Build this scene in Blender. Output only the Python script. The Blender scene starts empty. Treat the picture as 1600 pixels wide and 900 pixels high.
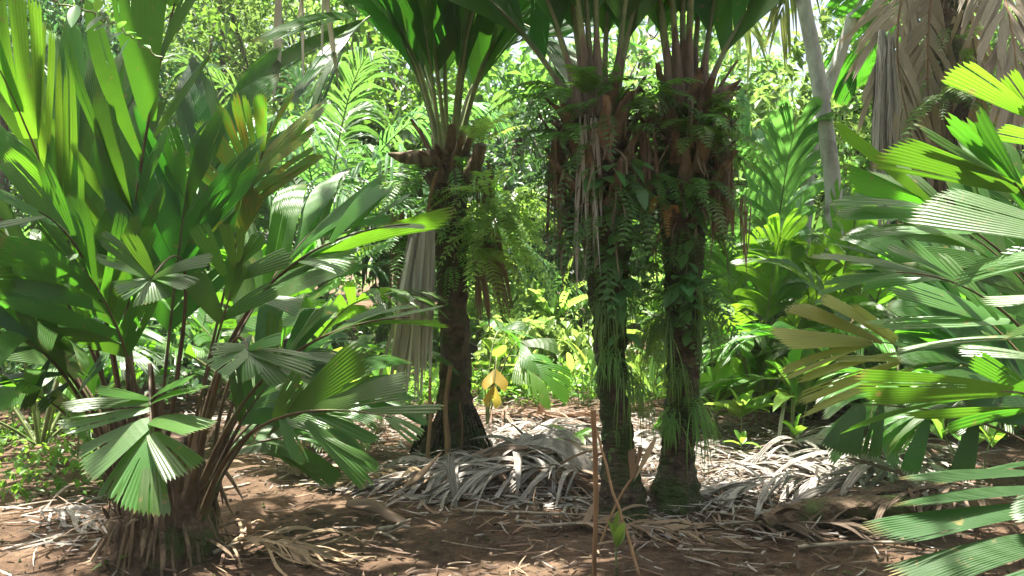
import bpy, math, random
import numpy as np
from mathutils import Vector, noise as mnoise
R = math.radians
scene = bpy.context.scene
COL = scene.collection

# ------------------------------------------------------------------ camera
CAM_Z = 1.5
FPX = 1386.0                       # focal length in pixels of the 1600 px wide photograph
PITCH = math.atan((450 - 420) / FPX)
cam_d = bpy.data.cameras.new('camera')
cam_d.sensor_width = 36.0
cam_d.lens = 36.0 * FPX / 1600.0
cam_d.clip_start = 0.05
cam_d.clip_end = 3000
cam = bpy.data.objects.new('camera', cam_d)
cam.location = (0, 0, CAM_Z)
cam.rotation_euler = (math.pi / 2 - PITCH, 0, 0)
COL.objects.link(cam)
scene.camera = cam

# ------------------------------------------------------------------ sky and sun
SUN_TO = Vector((-0.12, 0.14, 0.97)).normalized()      # direction from the place towards the sun
world = bpy.data.worlds.new('World')
scene.world = world
world.use_nodes = True
wn = world.node_tree
wn.nodes.clear()
w_out = wn.nodes.new('ShaderNodeOutputWorld')
w_bg = wn.nodes.new('ShaderNodeBackground')
w_sky = wn.nodes.new('ShaderNodeTexSky')
w_sky.sky_type = 'NISHITA'
w_sky.sun_disc = False
w_sky.sun_elevation = math.asin(SUN_TO.z)
w_sky.sun_rotation = math.atan2(SUN_TO.x, SUN_TO.y)
w_sky.air_density = 1.0
w_sky.dust_density = 8.0
w_bg.inputs['Strength'].default_value = 0.075
wn.links.new(w_sky.outputs[0], w_bg.inputs['Color'])
wn.links.new(w_bg.outputs[0], w_out.inputs['Surface'])
sun_d = bpy.data.lights.new('sun', 'SUN')
sun_d.energy = 5.0
sun_d.angle = R(0.53)
sun_d.color = (1.0, 0.95, 0.86)
sun = bpy.data.objects.new('sun', sun_d)
sun.rotation_euler = SUN_TO.to_track_quat('Z', 'Y').to_euler()
sun.location = (0, 0, 30)
COL.objects.link(sun)
vs = scene.view_settings
vs.view_transform = 'Standard'
vs.look = 'None'
vs.exposure = 2.5
vs.gamma = 1.0
vs.use_curve_mapping = False
cy = scene.cycles
cy.max_bounces = 8
cy.diffuse_bounces = 4
cy.glossy_bounces = 2
cy.transmission_bounces = 6
cy.transparent_max_bounces = 4
cy.caustics_reflective = False
cy.caustics_refractive = False
cy.use_denoising = True
cy.sample_clamp_indirect = 6.0

# ------------------------------------------------------------------ helpers
rng = np.random.default_rng(7)
UPZ = np.array((0, 0, 1.0))


def V3(*a):
    return np.array(a, dtype=float)


def nrm(v):
    return v / (np.linalg.norm(v) + 1e-9)


_f = V3(0, math.cos(PITCH), -math.sin(PITCH))
_u = V3(0, math.sin(PITCH), math.cos(PITCH))


def at(px, py, d):
    """the point of the place that lies d metres ahead on the sight line of a pixel"""
    v = _f * FPX + V3(1, 0, 0) * (px - 800) + _u * (450 - py)
    return V3(0, 0, CAM_Z) + v * (d / v[1])


def gz(x, y):
    x = np.asarray(x, float)
    y = np.asarray(y, float)
    z = 0.028 * np.sin(x * 1.3 + 0.7 * y) + 0.02 * np.sin(2.1 * y - 0.9 * x + 1.0) + 0.012 * np.sin(4.3 * x + 2.2 * y + 2)
    z = z + 0.008 * np.sin(9.1 * x - 5.2 * y) + 0.006 * np.sin(7.3 * y + 11.7 * x + 0.5)
    z = z + np.clip((y - 9.5) / 12, 0, 1) ** 1.5 * 0.5
    z = z + np.clip((-x - 4) / 8, 0, 1) ** 2 * 0.5
    return z


def on_ground(px, d):
    x = (px - 800) / FPX * d
    return V3(x, d, float(gz(x, d)))


class MB:
    """collects pieces of ONE mesh"""

    def __init__(self):
        self.v = []
        self.f = {}
        self.uv = {}
        self.n = 0

    def add(self, V, F, uv=None):
        V = np.asarray(V, float).reshape(-1, 3)
        F = np.asarray(F, int)
        k = F.shape[1]
        self.f.setdefault(k, []).append(F + self.n)
        self.uv.setdefault(k, []).append(np.zeros((F.size, 2)) if uv is None else np.asarray(uv)[F.ravel()])
        self.v.append(V)
        self.n += len(V)

    def build(self, name, mat, parent=None, loc=None, smooth=False, floor=None):
        V = np.concatenate(self.v)
        if floor is not None:
            g = gz(V[:, 0], V[:, 1]) + floor
            V[:, 2] = np.where(V[:, 2] < g, g + 0.25 * rng.random(len(V)) * 0.02, V[:, 2])
        origin = parent_origin(parent) if parent is not None else (V3(0, 0, 0) if loc is None else np.asarray(loc, float))
        V = V - origin
        me = bpy.data.meshes.new(name)
        me.vertices.add(len(V))
        me.vertices.foreach_set('co', V.ravel())
        loops, starts, uvs, s = [], [], [], 0
        for k, fl in self.f.items():
            F = np.concatenate(fl)
            loops.append(F.ravel())
            uvs.append(np.concatenate(self.uv[k]))
            starts.append(s + np.arange(len(F)) * k)
            s += F.size
        loops = np.concatenate(loops)
        starts = np.concatenate(starts)
        me.loops.add(len(loops))
        me.loops.foreach_set('vertex_index', loops.astype(np.int32))
        me.polygons.add(len(starts))
        me.polygons.foreach_set('loop_start', starts.astype(np.int32))
        me.polygons.foreach_set('use_smooth', np.full(len(starts), smooth))
        uvl = me.uv_layers.new(name='UVMap')
        uvl.data.foreach_set('uv', np.concatenate(uvs).astype(np.float32).ravel())
        me.update(calc_edges=True)
        me.materials.append(mat)
        o = bpy.data.objects.new(name, me)
        COL.objects.link(o)
        if parent is not None:
            o.parent = parent
        else:
            o.location = origin
        return o


def parent_origin(p):
    o = V3(0, 0, 0)
    while p is not None:
        o = o + np.array(p.location)
        p = p.parent
    return o


def tag(o, label=None, cat=None, group=None, kind=None):
    if label:
        o['label'] = label
    if cat:
        o['category'] = cat
    if group:
        o['group'] = group
    if kind:
        o['kind'] = kind
    return o


def thing(name, label, cat, loc, group=None):
    o = bpy.data.objects.new(name, None)
    o.empty_display_size = 0.1
    o.location = tuple(loc)
    COL.objects.link(o)
    return tag(o, label, cat, group)


def tube(mb, P, rad, sides=6, cap=True, flat=1.0, jitter=0.0, axis=None):
    P = np.asarray(P, float)
    n = len(P)
    rad = np.broadcast_to(np.asarray(rad, float), (n,))
    T = np.gradient(P, axis=0)
    T /= np.linalg.norm(T, axis=1)[:, None] + 1e-9
    ref = V3(0.31, 0.17, 0.93) if abs(T[n // 2][2]) < 0.9 else V3(1, 0.13, 0.05)
    if axis is not None:
        ref = np.asarray(axis, float)
    A = np.cross(T, ref)
    A /= np.linalg.norm(A, axis=1)[:, None] + 1e-9
    B = np.cross(T, A)
    th = np.arange(sides) * 2 * math.pi / sides
    ring = A[:, None, :] * np.cos(th)[None, :, None] + B[:, None, :] * np.sin(th)[None, :, None] * flat
    rr = rad[:, None] * (1 + jitter * (rng.random((n, sides)) - 0.5))
    V = P[:, None, :] + ring * rr[:, :, None]
    idx = np.arange(n * sides).reshape(n, sides)
    a = idx[:-1]
    b = np.roll(idx[:-1], -1, axis=1)
    c = np.roll(idx[1:], -1, axis=1)
    d = idx[1:]
    F = np.stack([a, b, c, d], -1).reshape(-1, 4)
    mb.add(V, F)
    if cap:
        for row, c0 in ((idx[0], P[0]), (idx[-1], P[-1])):
            base = mb.n
            VV = np.concatenate([V.reshape(-1, 3)[row], c0[None]])
            FF = np.stack([np.arange(sides), (np.arange(sides) + 1) % sides, np.full(sides, sides)], -1)
            mb.add(VV, FF)


def bez(P0, P1, P2, n):
    """curve through P1 at its middle"""
    C = 2 * P1 - 0.5 * (P0 + P2)
    t = np.linspace(0, 1, n)[:, None]
    return (1 - t) ** 2 * P0 + 2 * t * (1 - t) * C + t ** 2 * P2


# ------------------------------------------------------------------ materials
def newmat(name):
    m = bpy.data.materials.new(name)
    m.use_nodes = True
    nt = m.node_tree
    nt.nodes.clear()
    return m, nt


def N(nt, typ, **kw):
    n = nt.nodes.new(typ)
    for k, v in kw.items():
        setattr(n, k, v)
    return n


def leafmat(name, col, tcol, tmix=0.4, rough=0.38, spec=0.5, hue=0.03, val=0.5, edge=None, edge_amt=0.0, streak=0.25, tip=None):
    tip = name.startswith('palm leaf') if tip is None else tip
    m, nt = newmat(name)
    L = nt.links.new
    out = N(nt, 'ShaderNodeOutputMaterial')
    mix = N(nt, 'ShaderNodeMixShader')
    mix.inputs[0].default_value = tmix
    pr = N(nt, 'ShaderNodeBsdfPrincipled')
    pr.inputs['Roughness'].default_value = rough
    pr.inputs['Specular IOR Level'].default_value = spec
    tr = N(nt, 'ShaderNodeBsdfTranslucent')
    oi = N(nt, 'ShaderNodeObjectInfo')
    geo = N(nt, 'ShaderNodeNewGeometry')
    nz = N(nt, 'ShaderNodeTexNoise')
    nz.inputs['Scale'].default_value = 2.3
    nz.inputs['Detail'].default_value = 3.0
    L(geo.outputs['Position'], nz.inputs['Vector'])
    uv = N(nt, 'ShaderNodeUVMap')
    mp = N(nt, 'ShaderNodeMapping')
    mp.inputs['Scale'].default_value = (9.0, 1.2, 1.0)
    L(uv.outputs[0], mp.inputs['Vector'])
    st = N(nt, 'ShaderNodeTexNoise')
    st.inputs['Scale'].default_value = 2.0
    st.inputs['Detail'].default_value = 4.0
    L(mp.outputs[0], st.inputs['Vector'])
    # value = 1 + val*(rand-.5) + val*(noise-.5) + streak*(s-.5)
    a = N(nt, 'ShaderNodeMath', operation='MULTIPLY_ADD')
    a.inputs[1].default_value = val
    a.inputs[2].default_value = 1 - val * 0.5
    L(oi.outputs['Random'], a.inputs[0])
    b = N(nt, 'ShaderNodeMath', operation='MULTIPLY_ADD')
    b.inputs[1].default_value = val * 1.6
    L(nz.outputs[0], b.inputs[0])
    L(a.outputs[0], b.inputs[2])
    c = N(nt, 'ShaderNodeMath', operation='MULTIPLY_ADD')
    c.inputs[1].default_value = streak
    L(st.outputs[0], c.inputs[0])
    L(b.outputs[0], c.inputs[2])
    d = N(nt, 'ShaderNodeMath', operation='SUBTRACT')
    d.inputs[1].default_value = val * 0.8 + streak * 0.5
    L(c.outputs[0], d.inputs[0])
    h = N(nt, 'ShaderNodeMath', operation='MULTIPLY_ADD')
    h.inputs[1].default_value = hue
    h.inputs[2].default_value = 0.5 - hue * 0.5
    L(oi.outputs['Random'], h.inputs[0])
    if tip:                                              # withered ends and small blotches
        sx = N(nt, 'ShaderNodeSeparateXYZ')
        L(uv.outputs[0], sx.inputs[0])
        e1 = N(nt, 'ShaderNodeMath', operation='MULTIPLY_ADD')
        e1.inputs[1].default_value = 0.35
        L(st.outputs[0], e1.inputs[0])
        L(sx.outputs[1], e1.inputs[2])
        r1 = N(nt, 'ShaderNodeMapRange')
        r1.inputs['From Min'].default_value = 1.17
        r1.inputs['From Max'].default_value = 1.27
        L(e1.outputs[0], r1.inputs['Value'])
        bn = N(nt, 'ShaderNodeTexNoise')
        bn.inputs['Scale'].default_value = 17.0
        bn.inputs['Detail'].default_value = 4.0
        L(geo.outputs['Position'], bn.inputs['Vector'])
        r2 = N(nt, 'ShaderNodeMapRange')
        r2.inputs['From Min'].default_value = 0.66
        r2.inputs['From Max'].default_value = 0.76
        r2.inputs['To Max'].default_value = 0.7
        L(bn.outputs[0], r2.inputs['Value'])
        tm_ = N(nt, 'ShaderNodeMath', operation='MAXIMUM')
        L(r1.outputs[0], tm_.inputs[0])
        L(r2.outputs[0], tm_.inputs[1])
        tipf = tm_.outputs[0]
    for colr, sock in ((col, pr.inputs['Base Color']), (tcol, tr.inputs['Color'])):
        hs = N(nt, 'ShaderNodeHueSaturation')
        hs.inputs['Color'].default_value = (*colr, 1)
        L(h.outputs[0], hs.inputs['Hue'])
        L(d.outputs[0], hs.inputs['Value'])
        src = hs.outputs[0]
        if edge is not None:
            rmp = N(nt, 'ShaderNodeValToRGB')
            rmp.color_ramp.elements[0].position = 0.52 - edge_amt
            rmp.color_ramp.elements[1].position = 0.60 - edge_amt
            L(st.outputs[0], rmp.inputs[0])
            mx = N(nt, 'ShaderNodeMix', data_type='RGBA')
            L(rmp.outputs[0], mx.inputs[0])
            L(src, mx.inputs[6])
            mx.inputs[7].default_value = (*edge, 1)
            src = mx.outputs[2]
        if tip:
            mx = N(nt, 'ShaderNodeMix', data_type='RGBA')
            L(tipf, mx.inputs[0])
            L(src, mx.inputs[6])
            mx.inputs[7].default_value = (0.24, 0.17, 0.06, 1)
            src = mx.outputs[2]
        L(src, sock)
    L(pr.outputs[0], mix.inputs[1])
    L(tr.outputs[0], mix.inputs[2])
    L(mix.outputs[0], out.inputs[0])
    return m


def solidmat(name, c1, c2, c3=None, scale=8.0, rough=0.85, bump=0.4, stretch=(1, 1, 1), bump_scale=30.0, pos3=0.62, dist=0.02):
    m, nt = newmat(name)
    L = nt.links.new
    out = N(nt, 'ShaderNodeOutputMaterial')
    pr = N(nt, 'ShaderNodeBsdfPrincipled')
    pr.inputs['Roughness'].default_value = rough
    pr.inputs['Specular IOR Level'].default_value = 0.3
    geo = N(nt, 'ShaderNodeNewGeometry')
    oi = N(nt, 'ShaderNodeObjectInfo')
    mp = N(nt, 'ShaderNodeMapping')
    mp.inputs['Scale'].default_value = stretch
    L(geo.outputs['Position'], mp.inputs['Vector'])
    nz = N(nt, 'ShaderNodeTexNoise')
    nz.inputs['Scale'].default_value = scale
    nz.inputs['Detail'].default_value = 6.0
    nz.inputs['Roughness'].default_value = 0.65
    L(mp.outputs[0], nz.inputs['Vector'])
    rp = N(nt, 'ShaderNodeValToRGB')
    rp.color_ramp.elements[0].position = 0.35
    rp.color_ramp.elements[0].color = (*c1, 1)
    rp.color_ramp.elements[1].position = 0.6
    rp.color_ramp.elements[1].color = (*c2, 1)
    L(nz.outputs[0], rp.inputs[0])
    src = rp.outputs[0]
    if c3 is not None:
        n3 = N(nt, 'ShaderNodeTexNoise')
        n3.inputs['Scale'].default_value = scale * 0.45
        n3.inputs['Detail'].default_value = 5.0
        L(geo.outputs['Position'], n3.inputs['Vector'])
        r3 = N(nt, 'ShaderNodeValToRGB')
        r3.color_ramp.elements[0].position = pos3 - 0.08
        r3.color_ramp.elements[1].position = pos3 + 0.05
        L(n3.outputs[0], r3.inputs[0])
        mx = N(nt, 'ShaderNodeMix', data_type='RGBA')
        L(r3.outputs[0], mx.inputs[0])
        L(src, mx.inputs[6])
        mx.inputs[7].default_value = (*c3, 1)
        src = mx.outputs[2]
    hs = N(nt, 'ShaderNodeHueSaturation')
    va = N(nt, 'ShaderNodeMath', operation='MULTIPLY_ADD')
    va.inputs[1].default_value = 0.4
    va.inputs[2].default_value = 0.8
    L(oi.outputs['Random'], va.inputs[0])
    L(va.outputs[0], hs.inputs['Value'])
    L(src, hs.inputs['Color'])
    L(hs.outputs[0], pr.inputs['Base Color'])
    nb = N(nt, 'ShaderNodeTexNoise')
    nb.inputs['Scale'].default_value = bump_scale
    nb.inputs['Detail'].default_value = 6.0
    L(mp.outputs[0], nb.inputs['Vector'])
    bp = N(nt, 'ShaderNodeBump')
    bp.inputs['Strength'].default_value = bump
    bp.inputs['Distance'].default_value = dist
    L(nb.outputs[0], bp.inputs['Height'])
    L(bp.outputs[0], pr.inputs['Normal'])
    L(pr.outputs[0], out.inputs[0])
    return m


M = {}
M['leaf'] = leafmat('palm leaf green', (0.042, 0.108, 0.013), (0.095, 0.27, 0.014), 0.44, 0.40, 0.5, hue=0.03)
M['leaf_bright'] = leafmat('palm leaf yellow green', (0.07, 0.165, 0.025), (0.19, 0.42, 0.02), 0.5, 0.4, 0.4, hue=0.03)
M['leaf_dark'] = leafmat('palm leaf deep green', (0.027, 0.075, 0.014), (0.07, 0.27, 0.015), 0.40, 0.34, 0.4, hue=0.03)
M['leaf_gloss'] = leafmat('palm leaf waxy green', (0.046, 0.115, 0.016), (0.13, 0.38, 0.016), 0.40, 0.38, 0.6, hue=0.03)
M['leaf_shade'] = leafmat('palm leaf shaded green', (0.028, 0.08, 0.02), (0.06, 0.24, 0.02), 0.36, 0.55, 0.25, hue=0.03)  # deep green leaf dulled: shade put into colour and finish of the lowest frond
M['leaf_rust'] = leafmat('palm leaf green with rust streaks', (0.05, 0.14, 0.025), (0.12, 0.40, 0.02), 0.42, 0.36, 0.5, edge=(0.36, 0.17, 0.02), edge_amt=0.0)
M['leaf_olive'] = leafmat('old palm leaf olive yellow', (0.23, 0.25, 0.055), (0.42, 0.44, 0.06), 0.42, 0.4, 0.5, hue=0.02, edge=(0.24, 0.19, 0.06), edge_amt=-0.06)
M['leaf_pale'] = leafmat('coconut leaf yellow green', (0.15, 0.20, 0.07), (0.38, 0.46, 0.12), 0.5, 0.4, 0.4, streak=0)
M['leaf_yellow'] = leafmat('yellow dying leaf', (0.36, 0.26, 0.04), (0.45, 0.32, 0.04), 0.4, 0.5, 0.3)
M['far_palm'] = leafmat('palm leaf pale green', (0.07, 0.15, 0.06), (0.16, 0.38, 0.06), 0.42, 0.4, 0.5)
M['petiole'] = solidmat('green petiole', (0.10, 0.135, 0.05), (0.19, 0.215, 0.095), scale=5, rough=0.5, bump=0.1)
M['petiole_dark'] = solidmat('dark brown petiole', (0.045, 0.03, 0.018), (0.10, 0.07, 0.035), (0.07, 0.09, 0.03), scale=6, rough=0.55, bump=0.15)
M['sheath'] = solidmat('red brown leaf sheath', (0.07, 0.048, 0.032), (0.18, 0.132, 0.09), scale=14, stretch=(1, 1, 0.2), rough=0.8)
M['bark'] = solidmat('mossy palm bark', (0.035, 0.024, 0.015), (0.13, 0.09, 0.06), (0.055, 0.075, 0.02), scale=11, rough=0.95, bump=0.9, bump_scale=24, dist=0.04, pos3=0.56)
M['bark_ring'] = solidmat('ringed palm bark', (0.035, 0.025, 0.017), (0.12, 0.09, 0.06), (0.045, 0.065, 0.018), scale=9, stretch=(1, 1, 2), rough=0.95, bump=1.0, bump_scale=20, dist=0.05, pos3=0.52)
M['bark_pale'] = solidmat('pale grey palm bark', (0.30, 0.28, 0.25), (0.52, 0.50, 0.46), (0.16, 0.14, 0.12), scale=7, stretch=(1, 1, 0.35), rough=0.9, bump=0.4, pos3=0.66)
M['bark_tree'] = solidmat('forest tree bark', (0.07, 0.055, 0.04), (0.20, 0.17, 0.13), scale=8, stretch=(1, 1, 0.4), rough=0.95, bump=0.6)
M['fibre'] = solidmat('brown palm fibre', (0.055, 0.038, 0.024), (0.21, 0.15, 0.095), scale=20, stretch=(1, 1, 0.15), rough=0.95, bump=0.5)
M['dead_grey'] = leafmat('weathered grey dead leaf', (0.33, 0.31, 0.28), (0.18, 0.15, 0.12), 0.12, 0.6, 0.25, hue=0.01, val=0.6, streak=0.8, edge=(0.12, 0.095, 0.07), edge_amt=0.02)
M['dead_pale'] = leafmat('pale dead leaf', (0.46, 0.42, 0.36), (0.3, 0.26, 0.2), 0.2, 0.6, 0.25, hue=0.01, val=0.5, streak=0.7)
M['dead_tan'] = leafmat('tan dead leaf', (0.33, 0.24, 0.15), (0.25, 0.16, 0.08), 0.18, 0.65, 0.25, hue=0.015, val=0.5, streak=0.5)
M['dead_brown'] = leafmat('brown dead leaf', (0.23, 0.155, 0.105), (0.22, 0.13, 0.07), 0.25, 0.6, 0.3, hue=0.02, val=0.5, streak=0.5)
M['dead_taupe'] = leafmat('taupe dead leaf', (0.33, 0.275, 0.205), (0.26, 0.19, 0.13), 0.22, 0.6, 0.25, hue=0.015, val=0.4, streak=0.5)
M['dead_dark'] = leafmat('dark rotten leaf', (0.085, 0.06, 0.042), (0.05, 0.03, 0.02), 0.1, 0.75, 0.2, hue=0.01, val=0.6, streak=0.5)
M['stake'] = solidmat('dry brown stem', (0.13, 0.07, 0.035), (0.28, 0.17, 0.09), scale=16, stretch=(1, 1, 0.15), rough=0.8, bump=0.4)
M['twig'] = solidmat('grey brown twig', (0.10, 0.075, 0.05), (0.30, 0.25, 0.19), scale=12, rough=0.9, bump=0.4)
M['fern'] = leafmat('fern green', (0.075, 0.16, 0.035), (0.22, 0.45, 0.04), 0.45, 0.45, 0.35, val=0.4, streak=0.1)
M['fern_dark'] = leafmat('fern deep green', (0.055, 0.12, 0.03), (0.15, 0.32, 0.04), 0.42, 0.5, 0.3, val=0.5, streak=0)
M['fern_yellow'] = leafmat('fern yellow green', (0.14, 0.225, 0.05), (0.36, 0.54, 0.08), 0.5, 0.45, 0.3, streak=0.1)
M['fern_dead'] = leafmat('orange dead fern', (0.35, 0.19, 0.04), (0.4, 0.22, 0.04), 0.35, 0.6, 0.2, streak=0.1)
M['ribbon'] = leafmat('ribbon fern green', (0.10, 0.19, 0.045), (0.26, 0.48, 0.06), 0.4, 0.45, 0.35, streak=0.1)
M['vine'] = leafmat('vine leaf green', (0.08, 0.19, 0.06), (0.2, 0.48, 0.06), 0.42, 0.42, 0.4, streak=0.1)
M['herb'] = leafmat('herb leaf light green', (0.10, 0.21, 0.035), (0.32, 0.58, 0.05), 0.46, 0.36, 0.5, hue=0.04, streak=0.2)
M['herb_yellow'] = leafmat('herb leaf yellow green', (0.12, 0.215, 0.045), (0.34, 0.54, 0.08), 0.48, 0.4, 0.4, hue=0.03, streak=0.2)
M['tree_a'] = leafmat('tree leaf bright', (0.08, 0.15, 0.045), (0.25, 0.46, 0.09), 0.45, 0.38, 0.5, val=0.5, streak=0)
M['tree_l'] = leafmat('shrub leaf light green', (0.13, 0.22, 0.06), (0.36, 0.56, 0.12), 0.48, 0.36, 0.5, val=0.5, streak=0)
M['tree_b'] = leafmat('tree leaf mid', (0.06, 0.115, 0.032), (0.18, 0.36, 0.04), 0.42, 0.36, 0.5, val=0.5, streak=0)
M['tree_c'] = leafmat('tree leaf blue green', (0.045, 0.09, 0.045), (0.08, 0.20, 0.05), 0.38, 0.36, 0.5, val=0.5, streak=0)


# ------------------------------------------------------------------ ground
def axis_pts(lo, hi, step, far):
    a = list(np.arange(lo, hi + 1e-6, step))
    d, x = step, hi
    up = []
    while x < far:
        d *= 1.35
        x += d
        up.append(x)
    d, x = step, lo
    dn = []
    while x > -far:
        d *= 1.35
        x -= d
        dn.append(x)
    return np.array(dn[::-1] + a + up)


def soilmat():
    m, nt = newmat('red brown forest soil')
    L = nt.links.new
    out = N(nt, 'ShaderNodeOutputMaterial')
    pr = N(nt, 'ShaderNodeBsdfPrincipled')
    pr.inputs['Roughness'].default_value = 0.97
    pr.inputs['Specular IOR Level'].default_value = 0.15
    geo = N(nt, 'ShaderNodeNewGeometry')

    def noi(scale, det=6, ro=0.6):
        n = N(nt, 'ShaderNodeTexNoise')
        n.inputs['Scale'].default_value = scale
        n.inputs['Detail'].default_value = det
        n.inputs['Roughness'].default_value = ro
        L(geo.outputs['Position'], n.inputs['Vector'])
        return n
    a = noi(1.7)
    r = N(nt, 'ShaderNodeValToRGB')
    r.color_ramp.elements[0].position = 0.3
    r.color_ramp.elements[0].color = (0.055, 0.036, 0.024, 1)
    r.color_ramp.elements[1].position = 0.68
    r.color_ramp.elements[1].color = (0.155, 0.107, 0.07, 1)
    e = r.color_ramp.elements.new(0.5)
    e.color = (0.098, 0.063, 0.04, 1)
    L(a.outputs[0], r.inputs[0])
    b = noi(26, 8, 0.7)
    r2 = N(nt, 'ShaderNodeValToRGB')
    r2.color_ramp.elements[0].position = 0.32
    r2.color_ramp.elements[0].color = (0.45, 0.45, 0.45, 1)
    r2.color_ramp.elements[1].position = 0.66
    r2.color_ramp.elements[1].color = (1.25, 1.2, 1.15, 1)
    L(b.outputs[0], r2.inputs[0])
    mx = N(nt, 'ShaderNodeMix', data_type='RGBA', blend_type='MULTIPLY')
    mx.inputs[0].default_value = 1
    L(r.outputs[0], mx.inputs[6])
    L(r2.outputs[0], mx.inputs[7])
    L(mx.outputs[2], pr.inputs['Base Color'])
    c = noi(55, 8, 0.75)
    bp = N(nt, 'ShaderNodeBump')
    bp.inputs['Strength'].default_value = 0.8
    bp.inputs['Distance'].default_value = 0.03
    L(c.outputs[0], bp.inputs['Height'])
    L(bp.outputs[0], pr.inputs['Normal'])
    L(pr.outputs[0], out.inputs[0])
    return m


gx = axis_pts(-4.5, 4.5, 0.05, 400)
gy = axis_pts(3.2, 11, 0.05, 400)
GX, GY = np.meshgrid(gx, gy)
GZ = gz(GX, GY)
fine = np.array([mnoise.noise((x * 6, y * 6, 0.3)) * 0.5 + mnoise.noise((x * 15, y * 15, 4.0)) * 0.3 for x, y in zip(GX.ravel(), GY.ravel())]).reshape(GX.shape)
GZ = GZ + np.where((np.abs(GX) < 7) & (GY < 14) & (GY > 2), fine * 0.022, 0) - 0.012
far = np.hypot(GX, GY) > 60
GZ = np.where(far, 1.0, GZ)
mb = MB()
ii = np.arange(GX.size).reshape(GX.shape)
mb.add(np.stack([GX, GY, GZ], -1), np.stack([ii[:-1, :-1], ii[:-1, 1:], ii[1:, 1:], ii[1:, :-1]], -1).reshape(-1, 4))
ground = mb.build('ground', soilmat(), smooth=True)
tag(ground, 'bare red brown forest soil under the palms', 'ground', kind='structure')


# ------------------------------------------------------------------ leaflets and fronds
def leaflet(mb, B0, B1, T, W, up, ribs=7, rows=8, bow=0.0, oblique=0.15, rnd=0.07, pleat=0.32, tooth=0.04, tipdrop=0.0, neck=0.85, sharp=0.0, cup=0.0):
    """one pleated wedge: base edge B0-B1 on the rachis, toothed end of width W round T"""
    Bm = 0.5 * (B0 + B1)
    D = T - Bm
    Ln = np.linalg.norm(D) + 1e-9
    D = D / Ln
    w0 = np.linalg.norm(B1 - B0)
    ac_t = nrm(np.cross(D, up))
    ac_b = (B1 - B0) / (w0 + 1e-9)
    if np.dot(ac_t, ac_b) < 0:
        ac_t = -ac_t
    ribs = ribs if ribs <= 3 else int(round(ribs * 1.4))
    nc = 2 * ribs + 1
    u = np.linspace(-0.5, 0.5, nc)
    v = np.linspace(0, 1, rows + 1)
    ext = 1 - rnd * (2 * u) ** 2 * 0.9 + oblique * u
    alt = (np.arange(nc) % 2)
    ext = ext + np.where(alt == 1, tooth, -tooth) * (0.6 + 0.8 * rng.random(nc))
    vv = v[:, None] * ext[None, :]
    wid = w0 + (W - w0) * np.clip(vv, 0, 1.2) ** neck
    if sharp > 0:
        wid = wid * (1 - sharp * np.clip((vv - 0.45) / 0.55, 0, 1) ** 1.6)
    k = np.clip(vv * 1.6, 0, 1)[..., None]
    ac = ac_b[None, None] * (1 - k) + ac_t[None, None] * k
    up_l = nrm(np.cross(ac_t, D))
    if np.dot(up_l, up) < 0:
        up_l = -up_l
    P = Bm[None, None] + D[None, None] * (vv * Ln)[..., None] + ac * (wid * u[None, :])[..., None]
    P = P + up_l[None, None] * (bow * Ln * 4 * vv * (1 - vv))[..., None]
    amp = pleat * 0.9 * wid / nc
    P = P + up_l[None, None] * ((alt - 0.5)[None, :] * amp)[..., None]
    P = P - up_l[None, None] * (cup * wid * (2 * u[None, :]) ** 2)[..., None]
    tw = rng.normal(0, 0.22)
    P = P + up_l[None, None] * (wid * u[None, :] * tw * vv + 0.012 * Ln * np.sin(5.5 * vv + rng.random() * 6 + 2 * u[None, :]) * vv)[..., None]
    P[..., 2] -= tipdrop * Ln * np.clip(vv, 0, 1.1) ** 2.6
    idx = np.arange(P.shape[0] * nc).reshape(P.shape[0], nc)
    F = np.stack([idx[:-1, :-1], idx[:-1, 1:], idx[1:, 1:], idx[1:, :-1]], -1).reshape(-1, 4)
    if ribs >= 5 and W > 0.06:
        keep = np.ones((rows, nc - 1), bool)
        for _ in range(rng.integers(0, 3)):                # torn pleats
            keep[int(rows * rng.uniform(0.35, 0.8)):, int(rng.integers(2, nc - 3))] = False
        F = F[keep.ravel()]
    uv = np.stack([np.broadcast_to(u[None, :] * ribs * 0.5 + rng.random() * 50, vv.shape), vv], -1).reshape(-1, 2)
    mb.add(P.reshape(-1, 3), F, uv)


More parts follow.
